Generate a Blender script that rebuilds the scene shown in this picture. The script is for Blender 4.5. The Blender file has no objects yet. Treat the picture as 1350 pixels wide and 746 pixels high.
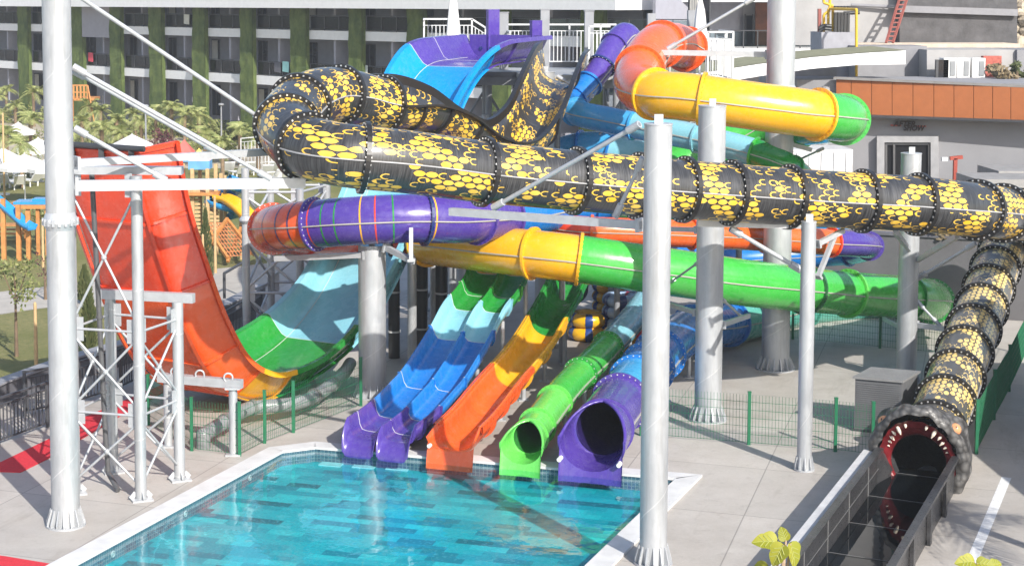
import bpy, bmesh, math, random
from mathutils import Vector, Matrix, noise
random.seed(7)
R = math.radians
scene = bpy.context.scene
COL = scene.collection
# ------------------------------------------------------------------ camera
F, CX, CY, H = 2150.0, 560.0, 178.0, 10.3
TH = math.atan(0.083)
cth, sth = math.cos(TH), math.sin(TH)
cam_d = bpy.data.cameras.new('camera')
cam = bpy.data.objects.new('camera', cam_d); COL.objects.link(cam)
cam.location = (0, 0, H); cam.rotation_euler = (math.pi/2 - TH, 0, 0)
cam_d.sensor_width = 36; cam_d.lens = F/1350*36
cam_d.shift_x = (675-CX)/1350; cam_d.shift_y = (CY-373)/1350
cam_d.clip_start = .5; cam_d.clip_end = 2000
scene.camera = cam

def P(px, py, d):
    """world point seen at photo pixel (px,py) at distance d along +Y"""
    a, b = (px-CX)/F, -(py-CY)/F
    t = d/(b*sth + cth)
    return Vector((a*t, d, H + t*(b*cth - sth)))
def G(px, py, z=0.0):
    a, b = (px-CX)/F, -(py-CY)/F
    t = (z-H)/(b*cth - sth)
    return Vector((a*t, (b*sth+cth)*t, z))
def proj(p):
    v = Vector(p) - Vector((0, 0, H))
    fw = v.y*cth - v.z*sth; up = v.y*sth + v.z*cth
    return CX + v.x/fw*F, CY - up/fw*F
def XZ(px, d):      # x at pixel column px and distance d (near the horizon line)
    return (px-CX)/F*d

# ------------------------------------------------------------------ materials
MATS = {}
class NT:
    def __init__(s, name):
        s.m = bpy.data.materials.new(name); s.m.use_nodes = True
        s.t = s.m.node_tree; s.n = s.t.nodes; s.l = s.t.links
        s.bsdf = s.n['Principled BSDF']; s.out = s.n['Material Output']
    def node(s, typ, **kw):
        o = s.n.new(typ)
        for k, v in kw.items(): setattr(o, k, v)
        return o
    def setin(s, sock, v):
        if hasattr(v, 'is_linked') or isinstance(v, bpy.types.NodeSocket): s.l.new(v, sock)
        else: sock.default_value = v
    def M(s, op, a, b=None, c=None):
        o = s.node('ShaderNodeMath', operation=op)
        s.setin(o.inputs[0], a)
        if b is not None: s.setin(o.inputs[1], b)
        if c is not None: s.setin(o.inputs[2], c)
        return o.outputs[0]
    def mix(s, f, a, b, blend='MIX'):
        o = s.node('ShaderNodeMix', data_type='RGBA', blend_type=blend)
        s.setin(o.inputs[0], f)
        for i, v in ((6, a), (7, b)):
            if isinstance(v, (tuple, list)): v = tuple(v)[:3] + (1,)
            s.setin(o.inputs[i], v)
        return o.outputs[2]
    def coord(s, kind='Object'):
        return s.node('ShaderNodeTexCoord').outputs[kind]
    def noise(s, vec, scale, detail=3, rough=.55, dim='3D'):
        o = s.node('ShaderNodeTexNoise', noise_dimensions=dim)
        if vec is not None: s.l.new(vec, o.inputs['Vector'])
        o.inputs['Scale'].default_value = scale; o.inputs['Detail'].default_value = detail
        o.inputs['Roughness'].default_value = rough
        return o.outputs['Fac']
    def mapr(s, v, a, b, c=0., d=1.):
        o = s.node('ShaderNodeMapRange'); s.setin(o.inputs[0], v)
        for i, x in zip((1, 2, 3, 4), (a, b, c, d)): o.inputs[i].default_value = x
        return o.outputs[0]
    def sep(s, v):
        o = s.node('ShaderNodeSeparateXYZ'); s.l.new(v, o.inputs[0]); return o.outputs
    def comb(s, x, y, z=0.):
        o = s.node('ShaderNodeCombineXYZ')
        for i, v in enumerate((x, y, z)): s.setin(o.inputs[i], v)
        return o.outputs[0]
    def scalev(s, v, sc):
        o = s.node('ShaderNodeMapping'); s.l.new(v, o.inputs[0]); o.inputs['Scale'].default_value = sc
        return o.outputs[0]
    def bump(s, h, strength=.3, dist=.02):
        o = s.node('ShaderNodeBump'); s.l.new(h, o.inputs['Height'])
        o.inputs['Strength'].default_value = strength; o.inputs['Distance'].default_value = dist
        s.l.new(o.outputs[0], s.bsdf.inputs['Normal'])
    def base(s, v): s.setin(s.bsdf.inputs['Base Color'], v if not isinstance(v, tuple) else v[:3]+(1,))
    def set(s, **kw):
        for k, v in kw.items(): s.setin(s.bsdf.inputs[k.replace('_', ' ')], v)

def mat(name, col, rough=.5, metal=0., var=.12, scale=3., bump=0., bscale=None, coat=0., spec=.5):
    if name in MATS: return MATS[name]
    n = NT(name); co = n.coord()
    f = n.noise(co, scale, 4)
    f = n.mapr(f, .3, .7)
    lo = tuple(c*(1-var) for c in col); hi = tuple(min(1, c*(1+var)) for c in col)
    n.base(n.mix(f, lo, hi))
    f2 = n.noise(co, scale*5, 3)
    n.set(Roughness=n.mapr(f2, .3, .7, max(0, rough-.07), min(1, rough+.1)), Metallic=metal)
    n.bsdf.inputs['Specular IOR Level'].default_value = spec
    if coat:
        n.bsdf.inputs['Coat Weight'].default_value = coat; n.bsdf.inputs['Coat Roughness'].default_value = .12
    if bump: n.bump(n.noise(co, bscale or scale*6, 5), bump, .03)
    MATS[name] = n.m
    return n.m

def plastic(name, col, bleach=.10):
    """gel-coated fibreglass: glossy, a bit chalky and streaked"""
    if name in MATS: return MATS[name]
    n = NT(name); co = n.coord()
    big = n.mapr(n.noise(co, .9, 4), .35, .7)
    streak = n.mapr(n.noise(n.scalev(co, (1, 1, 1)), 7, 5, .7), .5, .8)
    c = n.mix(big, tuple(x*.88 for x in col), col)
    pale = tuple(x*.75+.2 for x in col)
    c = n.mix(n.M('MULTIPLY', streak, bleach*2.2), c, pale)
    run = n.mapr(n.noise(n.scalev(co, (3.2, 3.2, .5)), 2.4, 6, .72), .52, .72)
    c = n.mix(n.M('MULTIPLY', run, .30), c, tuple(x*.62+.10 for x in col))
    fleck = n.mapr(n.noise(co, 26, 3, .75), .66, .74)
    c = n.mix(n.M('MULTIPLY', fleck, .35), c, pale)
    n.base(c)
    n.set(Roughness=n.mapr(n.noise(co, 4, 4), .3, .7, .16, .38))
    n.bsdf.inputs['Coat Weight'].default_value = .35; n.bsdf.inputs['Coat Roughness'].default_value = .1
    n.bump(n.noise(co, 1.7, 2), .12, .05)
    MATS[name] = n.m
    return n.m

C_RED = plastic('gelcoat_red', (.74, .058, .014)); C_ORANGE = plastic('gelcoat_orange', (.80, .125, .018))
C_OR2 = plastic('gelcoat_deep_orange', (.80, .105, .016)); C_YEL = plastic('gelcoat_yellow', (.84, .43, .010))
C_GRN = plastic('gelcoat_green', (.016, .26, .034)); C_LGR = plastic('gelcoat_light_green', (.13, .56, .09))
C_MGR = plastic('gelcoat_mid_green', (.05, .42, .055))
C_BLUE = plastic('gelcoat_blue', (.008, .17, .55)); C_LBL = plastic('gelcoat_light_blue', (.05, .34, .68))
C_SKY = plastic('gelcoat_sky_blue', (.0, .27, .66)); C_TEAL = plastic('gelcoat_pale_teal', (.22, .52, .62))
C_PUR = plastic('gelcoat_purple', (.075, .042, .29)); C_DTEAL = plastic('gelcoat_teal_green', (.10, .42, .33))
C_BLK = plastic('gelcoat_black', (.012, .012, .013)); C_DGR = plastic('gelcoat_dark_green', (.012, .10, .03))
C_NAVY = plastic('gelcoat_navy', (.01, .03, .14))
C_BLKRING = mat('black_flange', (.016, .015, .015), .35)
C_WHITE = mat('white_paint', (.70, .70, .69), .4, var=.04)
C_SEAL = mat('pale_sealant', (.55, .55, .55), .5)
C_BOLT = mat('bolt_steel', (.70, .70, .70), .35, .6)
C_DARK = mat('dark_steel', (.06, .062, .068), .5, .3)
C_DPIPE = mat('black_pipe', (.025, .026, .028), .4)
C_GSTEEL = mat('grey_painted_steel', (.27, .28, .30), .5, .2)
C_RAIL = mat('light_railing_steel', (.58, .59, .60), .4, .2)
C_FENCEG = mat('green_fence_paint', (.012, .13, .06), .4)
C_FENCED = mat('dark_fence_paint', (.05, .052, .06), .5)

def galv():
    n = NT('galvanised_steel'); co = n.coord()
    x, y, z = n.sep(co)
    sp = n.node('ShaderNodeTexVoronoi'); n.l.new(n.scalev(co, (1, 1, .35)), sp.inputs['Vector']); sp.inputs['Scale'].default_value = 14
    c = n.mix(n.mapr(n.noise(n.scalev(co, (1, 1, .25)), 3.2, 5), .3, .7), (.34, .355, .375), (.50, .515, .53))
    c = n.mix(n.M('MULTIPLY', sp.outputs['Color'], .22), c, (.60, .61, .62))
    ang = n.M('DIVIDE', n.M('ARCTAN2', y, x), 2*math.pi)
    h = n.M('FRACT', n.M('SUBTRACT', n.M('DIVIDE', z, 1.55), ang))
    line = n.M('LESS_THAN', h, .018)
    c = n.mix(n.M('MULTIPLY', line, .45), c, (.66, .66, .66))
    n.base(c); 
    dirt = n.mapr(n.noise(n.scalev(co, (2.4, 2.4, .16)), 2.2, 6, .7), .50, .70)
    c = n.mix(n.M('MULTIPLY', dirt, .45), c, (.25, .245, .235))
    rust = n.M('MULTIPLY', n.mapr(n.noise(n.scalev(co, (3, 3, .3)), 3.1, 5, .7), .64, .74), n.mapr(z, 0., 1.6, 1., .12))
    c = n.mix(n.M('MULTIPLY', rust, .5), c, (.20, .12, .07)); n.base(c)
    n.set(Metallic=.35, Roughness=n.mapr(n.noise(co, 5, 4), .3, .7, .36, .58))
    n.bump(n.M('ADD', line, n.M('MULTIPLY', n.noise(co, 20, 3), .15)), .35, .012)
    MATS['galv'] = n.m; return n.m
C_GALV = galv()
C_GALV2 = mat('galvanised_beam', (.46, .475, .495), .42, .3, var=.10, scale=6)

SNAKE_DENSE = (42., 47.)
def snake_mat():
    n = NT('snake_scales')
    uv = n.node('ShaderNodeUVMap').outputs[0]
    u, v, _ = n.sep(uv)
    W, Hh = .25, 2*math.pi*.64/30
    vv = n.M('DIVIDE', v, Hh); row = n.M('FLOOR', vv)
    off = n.M('MULTIPLY', n.M('MODULO', n.M('ABSOLUTE', row), 2.), .5)
    uu = n.M('ADD', n.M('DIVIDE', u, W), off); cel = n.M('FLOOR', uu)
    a = n.M('SUBTRACT', n.M('FRACT', uu), .5); b = n.M('SUBTRACT', n.M('FRACT', vv), .5)
    ab = n.M('ABSOLUTE', b); aa = n.M('ABSOLUTE', a)
    hexd = n.M('POWER', n.M('ADD', n.M('POWER', n.M('MULTIPLY', ab, 1.95), 5.), n.M('POWER', n.M('ADD', n.M('MULTIPLY', aa, 1.75), n.M('MULTIPLY', ab, .80)), 5.)), .2)
    hexd = n.M('ADD', hexd, n.M('MULTIPLY', n.M('SUBTRACT', n.noise(n.comb(n.M('MULTIPLY', u, 9.), n.M('MULTIPLY', v, 9.)), 1., 2), .5), .22))
    # cell-centre noise decides: plain black, outlined scale or filled scale
    cu = n.M('ADD', cel, n.M('MULTIPLY', off, -1.))
    cv = n.comb(n.M('MULTIPLY', cu, .40), n.M('MULTIPLY', row, .27), 0.)
    nz = n.noise(cv, 1.0, 1.2, .6)
    wn = n.node('ShaderNodeTexWhiteNoise', noise_dimensions='2D'); n.l.new(n.comb(cel, row), wn.inputs[0])
    nz = n.M('ADD', nz, n.M('MULTIPLY', n.M('SUBTRACT', wn.outputs[0], .5), .09))
    band = n.M('SINE', n.M('ADD', n.M('MULTIPLY', u, 2*math.pi/2.1), n.M('MULTIPLY', v, 1.3)))
    nz = n.M('ADD', nz, n.M('MULTIPLY', band, .055))
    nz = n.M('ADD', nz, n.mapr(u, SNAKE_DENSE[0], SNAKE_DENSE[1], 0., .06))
    fill = n.M('MULTIPLY', n.M('GREATER_THAN', nz, .552), n.M('LESS_THAN', hexd, .86))
    outl = n.M('MULTIPLY', n.M('GREATER_THAN', nz, .475), n.M('LESS_THAN', nz, .552))
    ring = n.M('MULTIPLY', n.M('GREATER_THAN', hexd, .70), n.M('LESS_THAN', hexd, .98))
    ring = n.M('MULTIPLY', ring, n.M('LESS_THAN', a, .12))
    msk = n.M('MAXIMUM', fill, n.M('MULTIPLY', outl, ring))
    co = n.coord()
    yel = n.mix(n.mapr(n.noise(co, 3, 3), .3, .7), (.80, .45, .02), (.86, .57, .10))
    blk = n.mix(n.mapr(n.noise(n.comb(n.M('MULTIPLY', u, 45.), n.M('MULTIPLY', v, 2.)), 1, 3), .4, .75), (.018, .018, .019), (.085, .085, .088))
    glare = n.mapr(u, SNAKE_DENSE[0], SNAKE_DENSE[1]+3, 0., .55)      # sun glare on the descending tube, painted into the scale colours
    yel = n.mix(glare, yel, (.76, .63, .33)); blk = n.mix(glare, blk, (.13, .125, .115))
    n.base(n.mix(msk, blk, yel))
    n.set(Roughness=n.mapr(n.noise(co, 4, 4), .3, .7, .28, .5))
    n.bsdf.inputs['Coat Weight'].default_value = .3; n.bsdf.inputs['Coat Roughness'].default_value = .12
    return n.m
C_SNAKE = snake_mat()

# ------------------------------------------------------------------ mesh builder
class MB:
    def __init__(s): s.v = []; s.f = []; s.mi = []; s.sm = []; s.uv = {}
    def add(s, verts, faces, mi=0, smooth=False, uvs=None):
        o = len(s.v); s.v += [Vector(p) for p in verts]
        for k, f in enumerate(faces):
            if uvs: s.uv[len(s.f)] = uvs[k]
            s.f.append([i+o for i in f]); s.mi.append(mi); s.sm.append(smooth)
        return s
    def box(s, c, size, rz=0., mi=0, M=None):
        x, y, z = size[0]/2, size[1]/2, size[2]/2
        vs = [Vector(p) for p in ((-x,-y,-z),(x,-y,-z),(x,y,-z),(-x,y,-z),(-x,-y,z),(x,-y,z),(x,y,z),(-x,y,z))]
        m = M or Matrix.Rotation(rz, 3, 'Z')
        vs = [m @ p + Vector(c) for p in vs]
        return s.add(vs, [(0,3,2,1),(4,5,6,7),(0,1,5,4),(1,2,6,5),(2,3,7,6),(3,0,4,7)], mi)
    def beam(s, p0, p1, w, h=None, mi=0, up=(0,0,1)):
        p0, p1 = Vector(p0), Vector(p1); h = h or w
        t = (p1-p0); L = t.length; t.normalize()
        upv = Vector(up)
        if abs(t.dot(upv)) > .98: upv = Vector((0,1,0))
        r = t.cross(upv).normalized(); u = r.cross(t)
        M = Matrix((r, t, u)).transposed()
        return s.box((p0+p1)/2, (w, L, h), M=M, mi=mi)
    def cyl(s, p0, p1, r0, r1=None, n=12, mi=0, caps=True, smooth=True):
        p0, p1 = Vector(p0), Vector(p1); r1 = r0 if r1 is None else r1
        t = (p1-p0).normalized(); a = Vector((0,0,1)) if abs(t.z) < .9 else Vector((1,0,0))
        x = t.cross(a).normalized(); y = t.cross(x)
        vs = []
        for p, r in ((p0, r0), (p1, r1)):
            for i in range(n):
                an = 2*math.pi*i/n; vs.append(p + r*(math.cos(an)*x + math.sin(an)*y))
        fs = [(i, (i+1) % n, n+(i+1) % n, n+i) for i in range(n)]
        s.add(vs, fs, mi, smooth)
        if caps: s.add(vs, [tuple(range(n))[::-1], tuple(range(n, 2*n))], mi, False)
        return s
    def path(s, pts, r, n=10, mi=0):
        pts = [Vector(p) for p in pts]
        for a, b in zip(pts[:-1], pts[1:]): s.cyl(a, b, r, r, n, mi)
        return s
    def lathe(s, c, prof, n=24, mi=0, smooth=True, ax=None):
        c = Vector(c); vs = []
        for r, z in prof:
            for i in range(n):
                an = 2*math.pi*i/n; vs.append(c + Vector((r*math.cos(an), r*math.sin(an), z)))
        fs = []
        for k in range(len(prof)-1):
            for i in range(n):
                j = (i+1) % n; fs.append((k*n+i, k*n+j, (k+1)*n+j, (k+1)*n+i))
        return s.add(vs, fs, mi, smooth)
    def torus(s, c, R0, r, ax=None, n=24, m=10, mi=0, squash=1.):
        c = Vector(c); vs = []; fs = []
        for i in range(n):
            A = 2*math.pi*i/n
            for j in range(m):
                B = 2*math.pi*j/m
                p = Vector(((R0+r*math.cos(B))*math.cos(A), (R0+r*math.cos(B))*math.sin(A), r*squash*math.sin(B)))
                vs.append(c + (ax @ p if ax else p))
        for i in range(n):
            for j in range(m):
                fs.append((i*m+j, ((i+1) % n)*m+j, ((i+1) % n)*m+(j+1) % m, i*m+(j+1) % m))
        return s.add(vs, fs, mi, True)
    def prism(s, poly, z0, z1, mi=0):
        n = len(poly); vs = [Vector((p[0], p[1], z0)) for p in poly] + [Vector((p[0], p[1], z1)) for p in poly]
        fs = [tuple(range(n))[::-1], tuple(range(n, 2*n))] + [(i, (i+1) % n, n+(i+1) % n, n+i) for i in range(n)]
        return s.add(vs, fs, mi)
    def wall(s, poly, thick, mi=0):
        """vertical/any planar polygon given thickness away from the camera (+Y-ish normal)"""
        poly = [Vector(p) for p in poly]
        nrm = (poly[1]-poly[0]).cross(poly[2]-poly[0]).normalized()
        if nrm.y < 0: nrm = -nrm
        n = len(poly); vs = poly + [p + nrm*thick for p in poly]
        fs = [tuple(range(n)), tuple(range(n, 2*n))[::-1]] + [(i, n+i, n+(i+1) % n, (i+1) % n) for i in range(n)]
        return s.add(vs, fs, mi)
    def ball(s, c, r, sc=(1,1,1), n=14, m=9, mi=0, M=None):
        c = Vector(c); vs = [None]*0; fs = []
        for j in range(m+1):
            ph = math.pi*j/m
            for i in range(n):
                A = 2*math.pi*i/n
                p = Vector((r*sc[0]*math.sin(ph)*math.cos(A), r*sc[1]*math.sin(ph)*math.sin(A), r*sc[2]*math.cos(ph)))
                vs.append(c + (M @ p if M else p))
        for j in range(m):
            for i in range(n):
                fs.append((j*n+i, (j+1)*n+i, (j+1)*n+(i+1) % n, j*n+(i+1) % n))
        return s.add(vs, fs, mi, True)
    def build(s, name, mats, parent=None, origin=None, fix=True):
        o3 = Vector(parent.location) if parent is not None and origin is None else Vector(origin or (0,0,0))
        if parent is not None and parent.parent is not None:
            o3 = Vector((0,0,0)); q = parent
            while q is not None: o3 += q.location; q = q.parent
        me = bpy.data.meshes.new(name)
        me.from_pydata([tuple(p-o3) for p in s.v], [], s.f)
        if not isinstance(mats, (list, tuple)): mats = [mats]
        for m in mats: me.materials.append(m)
        me.polygons.foreach_set('material_index', s.mi); me.polygons.foreach_set('use_smooth', s.sm)
        if s.uv:
            lay = me.uv_layers.new(name='UVMap')
            for p in me.polygons:
                q = s.uv.get(p.index)
                if q:
                    for li, c in zip(p.loop_indices, q): lay.data[li].uv = c
        if fix:
            bm = bmesh.new(); bm.from_mesh(me); bmesh.ops.recalc_face_normals(bm, faces=bm.faces)
            if all(abs(f.normal.z) > .99 for f in bm.faces) and all(f.normal.z < 0 for f in bm.faces): bmesh.ops.reverse_faces(bm, faces=bm.faces)
            bm.to_mesh(me); bm.free()
        me.update()
        ob = bpy.data.objects.new(name, me); COL.objects.link(ob)
        if parent is not None: ob.parent = parent
        elif origin is not None: ob.location = o3
        return ob

def tag(o, label, cat, group=None):
    o['label'] = label; o['category'] = cat
    if group: o['group'] = group
    return o
def thing(name, label, cat, loc, group=None):
    o = bpy.data.objects.new(name, None); o.empty_display_size = .3; COL.objects.link(o)
    o.location = Vector(loc); return tag(o, label, cat, group)
def struct(o): o['kind'] = 'structure'; return o
def stuff(o): o['kind'] = 'stuff'; return o
def children(o): return [c for c in bpy.data.objects if c.parent == o]
def copy_tree(o, kids, loc, rz=0., label=None, sc=1.):
    c = o.copy(); COL.objects.link(c); c.location = loc; c.rotation_euler = (0, 0, rz); c.scale = (sc, sc, sc)
    if label: c['label'] = label
    for k, sub in kids:
        d = k.copy(); COL.objects.link(d); d.parent = c
        for g in sub:
            e = g.copy(); COL.objects.link(e); e.parent = d
    return c
def kids_of(o):
    return [(c, children(c)) for c in children(o)]

# ------------------------------------------------------------------ curves and sweeps
class Curve:
    def __init__(s, pts, step=.18, right=None):
        pts = [Vector(p) for p in pts]; s.ctrl = pts
        ext = [pts[0]*2-pts[1]] + pts + [pts[-1]*2-pts[-2]]
        dense = []; cidx = []
        for i in range(len(pts)-1):
            p0, p1, p2, p3 = ext[i:i+4]
            cidx.append(len(dense))
            for k in range(24):
                t = k/24; t2 = t*t; t3 = t2*t
                dense.append(.5*((2*p1) + (-p0+p2)*t + (2*p0-5*p1+4*p2-p3)*t2 + (-p0+3*p1-3*p2+p3)*t3))
        cidx.append(len(dense)); dense.append(pts[-1])
        L = [0.]
        for a, b in zip(dense[:-1], dense[1:]): L.append(L[-1] + (b-a).length)
        s.cs = [L[i] for i in cidx]; s.L = L[-1]; s.dense = dense; s.dl = L; s.step = step; s.fixed = right
    def at(s, x):
        x = min(max(x, 0), s.L)
        lo, hi = 0, len(s.dl)-1
        while hi-lo > 1:
            m = (lo+hi)//2
            if s.dl[m] <= x: lo = m
            else: hi = m
        k = (x-s.dl[lo])/max(1e-9, s.dl[hi]-s.dl[lo])
        return s.dense[lo].lerp(s.dense[hi], k)
    def frame(s, x):
        e = .06
        t = (s.at(x+e) - s.at(x-e)).normalized()
        if s.fixed is not None: r = Vector(s.fixed)
        else: r = t.cross(Vector((0,0,1))).normalized()
        return s.at(x), t, r, r.cross(t).normalized()
    def cp(s, i):           # arclength at (fractional) control index
        k = int(math.floor(i)); k = min(k, len(s.cs)-2); f = i-k
        return s.cs[k]*(1-f) + s.cs[k+1]*f
    def at_px(s, px, lo=0., hi=None):
        hi = s.L if hi is None else hi; best = None
        n = 400
        for i in range(n+1):
            x = lo + (hi-lo)*i/n; q = abs(proj(s.at(x))[0]-px)
            if best is None or q < best[0]: best = (q, x)
        return best[1]
    def stations(s, a, b):
        n = max(1, int(round((b-a)/s.step))); return [a+(b-a)*i/n for i in range(n+1)]

def rad(r, x): return r(x) if callable(r) else r
def tube(mb, cv, a, b, r, n=32, mi=0, inner=False):
    st = cv.stations(a, b); vs = []; fs = []; uv = []
    for x in st:
        c, t, rt, u = cv.frame(x); rr = rad(r, x)
        for i in range(n):
            an = 2*math.pi*i/n; vs.append(c + rr*(math.cos(an)*rt + math.sin(an)*u))
    r0 = rad(r, a)
    for k in range(len(st)-1):
        for i in range(n):
            j = (i+1) % n
            fs.append((k*n+i, k*n+j, (k+1)*n+j, (k+1)*n+i))
            va, vb = 2*math.pi*i/n*r0, 2*math.pi*(i+1)/n*r0
            uv.append(((st[k], va), (st[k], vb), (st[k+1], vb), (st[k+1], va)))
    mb.add(vs, fs, mi, True, uv)
    if inner: tube(mb, cv, a, b, (rad(r, a)-.03), n, mi)
    return mb
def ring(mb, cv, x, r, h=.075, w=.09, n=36, bolts=26, mi=0, mb_i=1, br=.017):
    c, t, rt, u = cv.frame(x)
    prof = [(r-.005, -w/2), (r+h, -w/2), (r+h, w/2), (r-.005, w/2)]
    vs = []; m = len(prof)
    for i in range(n):
        an = 2*math.pi*i/n; d = math.cos(an)*rt + math.sin(an)*u
        for (rr, q) in prof: vs.append(c + d*rr + t*q)
    fs = []
    for i in range(n):
        for j in range(m-1):
            fs.append((i*m+j, ((i+1) % n)*m+j, ((i+1) % n)*m+j+1, i*m+j+1))
    mb.add(vs, fs, mi, False)
    for k in range(bolts):
        an = 2*math.pi*(k+.5)/bolts; d = math.cos(an)*rt + math.sin(an)*u; s = -math.sin(an)*rt + math.cos(an)*u
        M = Matrix((d, s, t)).transposed()
        mb.box(c + d*(r+h*.55), (br*2, br*2, w+.03), M=M, mi=mb_i)
    return mb
def seam(mb, cv, a, b, r, mi=0, w=.045, h=.035, angs=(0., math.pi)):
    st = cv.stations(a, b)
    for an in angs:
        vs = []; fs = []
        for x in st:
            c, t, rt, u = cv.frame(x); rr = rad(r, x)
            d = math.cos(an)*rt + math.sin(an)*u; q = -math.sin(an)*rt + math.cos(an)*u
            vs += [c+d*(rr-.01)+q*h/2, c+d*(rr+w)+q*h/2, c+d*(rr+w)-q*h/2, c+d*(rr-.01)-q*h/2]
        for k in range(len(st)-1):
            for j in range(4):
                fs.append((k*4+j, k*4+(j+1) % 4, k*4+4+(j+1) % 4, k*4+4+j))
        fs += [(0,1,2,3), tuple(len(vs)-4+i for i in (3,2,1,0))]
        mb.add(vs, fs, mi)
    return mb
def offs(prof, th):
    out = []
    for i, p in enumerate(prof):
        a = Vector(prof[max(0, i-1)]); b = Vector(prof[min(len(prof)-1, i+1)])
        d = (b-a).normalized(); nrm = Vector((d.y, -d.x))
        out.append((p[0]+nrm.x*th, p[1]+nrm.y*th))
    return out
def flume(mb, cv, a, b, prof, th=.05, mi=0, smooth=True, step=None, uvr=False):
    """open channel: prof = inner line from left to right (x along right vector, y up)"""
    st = cv.stations(a, b) if not step else [a+(b-a)*i/max(1, round((b-a)/step)) for i in range(max(1, round((b-a)/step))+1)]
    P0 = prof(a) if callable(prof) else prof
    m = len(P0)*2; vs = []; fs = []; uv = []
    for x in st:
        pr = prof(x) if callable(prof) else prof
        loop = list(pr) + offs(pr, th)[::-1]
        c, t, rt, u = cv.frame(x)
        for p in loop: vs.append(c + rt*p[0] + u*p[1])
    acc = [0.]
    loop0 = list(P0) + offs(P0, th)[::-1]
    for i in range(m): acc.append(acc[-1] + (Vector(loop0[(i+1) % m])-Vector(loop0[i])).length)
    for k in range(len(st)-1):
        for j in range(m):
            jj = (j+1) % m
            fs.append((k*m+j, k*m+jj, (k+1)*m+jj, (k+1)*m+j))
            uv.append(((st[k], acc[j]), (st[k], acc[j+1]), (st[k+1], acc[j+1]), (st[k+1], acc[j])))
    mb.add(vs, fs, mi, smooth, uv)
    h = m//2
    for base in (0, (len(st)-1)*m):
        for j in range(h-1):
            mb.add([vs[base+j], vs[base+j+1], vs[base+m-2-j], vs[base+m-1-j]], [(0, 1, 2, 3)], mi)
    return mb
def flume_rib(mb, cv, x, prof, th=.05, w=.07, h=.06, mi=0):
    pr = prof(x) if callable(prof) else prof
    return flume(mb, cv, x-w/2, x+w/2, offs(pr, th), h, mi, False, step=w)
def flume_line(mb, cv, x, prof, w=.03, mi=0):
    pr = prof(x) if callable(prof) else prof
    return flume(mb, cv, x-w/2, x+w/2, offs(pr, -.006), .01, mi, False, step=w)
# ================================================================== SNAKE SLIDE
sn = thing('snake_slide', 'black snake slide with yellow scales ending in a gaping snake mouth', 'water slide', G(1225, 560))
spts = [(744,80,51),(737,88,49.6),(724,118,47.6),(704,165,45.4),(672,192,43.6),(632,180,42.4),(592,152,41.2),(550,138,40),(505,138,38.9),
        (462,128,38.0),(425,126,37.1),(394,140,35.9),(378,165,34.4),(400,191,33.0),(455,205,32.3),(540,214,32.6),(640,227,33.3),(755,238,34.0),(850,246,34.6),
        (960,254,35.3),(1080,262,36.1),(1190,268,36.8),(1270,275,37.6),(1322,281,39.2),(1366,286,42),(1388,292,45.5),(1378,300,48.6),(1345,311,49.6),(1322,332,48.0)]
s3 = [P(*q) for q in spts]
end = Vector(P(1212, 606, 34.0)); top = s3[-1]
for k in (.28, .55, .78, .92):
    q = top.lerp(end, k); q.z = top.z + (end.z-top.z)*(k*1.12 if k < .85 else 1.0) ; q.z = max(q.z, end.z+.02); s3.append(q)
s3.append(end); s3.append(end + (end-top).normalized()*Vector((1,1,0)).length*.0 + Vector((-.437,-.9,0))*.5)
SN = Curve(s3, .2); rS = .635
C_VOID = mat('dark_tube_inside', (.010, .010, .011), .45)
iT = SN.cp(8)      # where the open flume becomes a closed tube
def sprof(x):
    k = min(1., max(0., (x-SN.cp(3))/(SN.cp(5)-SN.cp(3))))
    rr = .62*(1-k) + .60*k
    pr = []
    hr = .38 + .12*k; hl = .36*(1-k) + .02*k      # right-hand wall (far wall of the hump) is built up
    pr.append((-rr-.05, hl)); 
    for i in range(13):
        an = math.pi + math.pi*i/12
        pr.append((rr*math.cos(an), rr*math.sin(an)))
    pr.append((rr+.05, hr))
    return pr
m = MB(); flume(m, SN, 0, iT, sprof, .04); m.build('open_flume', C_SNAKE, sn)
m = MB()
for side in (0, 1):                                 # black rims and built-up side panels
    st = SN.stations(0, iT+.1); vs = []; fs = []
    for x in st:
        pr = sprof(x); p = pr[0] if side == 0 else pr[-1]; sg = -1 if side == 0 else 1
        c, t, rt, u = SN.frame(x); k = .0 if side == 0 else .22
        q = [(p[0]-.0*sg, p[1]-.06), (p[0], p[1]+k), (p[0]+.13*sg, p[1]+k), (p[0]+.13*sg, p[1]+k-.05), (p[0]+.07*sg, p[1]+k-.05), (p[0]+.07*sg, p[1]-.06)]
        for (a, b) in q: vs.append(c + rt*a + u*b)
    for k in range(len(st)-1):
        for j in range(6): fs.append((k*6+j, k*6+(j+1) % 6, k*6+6+(j+1) % 6, k*6+6+j))
    mm = MB().add(vs, fs); mm.build('rim', C_BLKRING, sn)
for i in (1.3, 3.0, 4.6, 5.6, 6.6, 7.4):
    m = MB(); flume_rib(m, SN, SN.cp(i), sprof, .04, .09, .07); m.build('flange_rib', C_BLKRING, sn)
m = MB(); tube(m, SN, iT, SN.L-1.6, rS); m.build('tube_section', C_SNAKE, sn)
m = MB(); tube(m, SN, SN.L-1.6, SN.L-.35, rS, inner=False); m.build('tube_section', C_BLK, sn)
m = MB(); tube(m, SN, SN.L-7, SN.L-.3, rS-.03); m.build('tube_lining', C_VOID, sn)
m = MB(); seam(m, SN, iT, SN.L-1.2, rS, w=.022, h=.026); m.build('seam_rail', mat('seam_steel', (.36, .36, .37), .45), sn)
xs = [iT+.03]
lo, hi = SN.cp(8.4), SN.cp(11.5)
xs += [lo + (hi-lo)*k for k in (.28, .78)]
xs += [SN.cp(12.05), SN.cp(13.1)]
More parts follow.
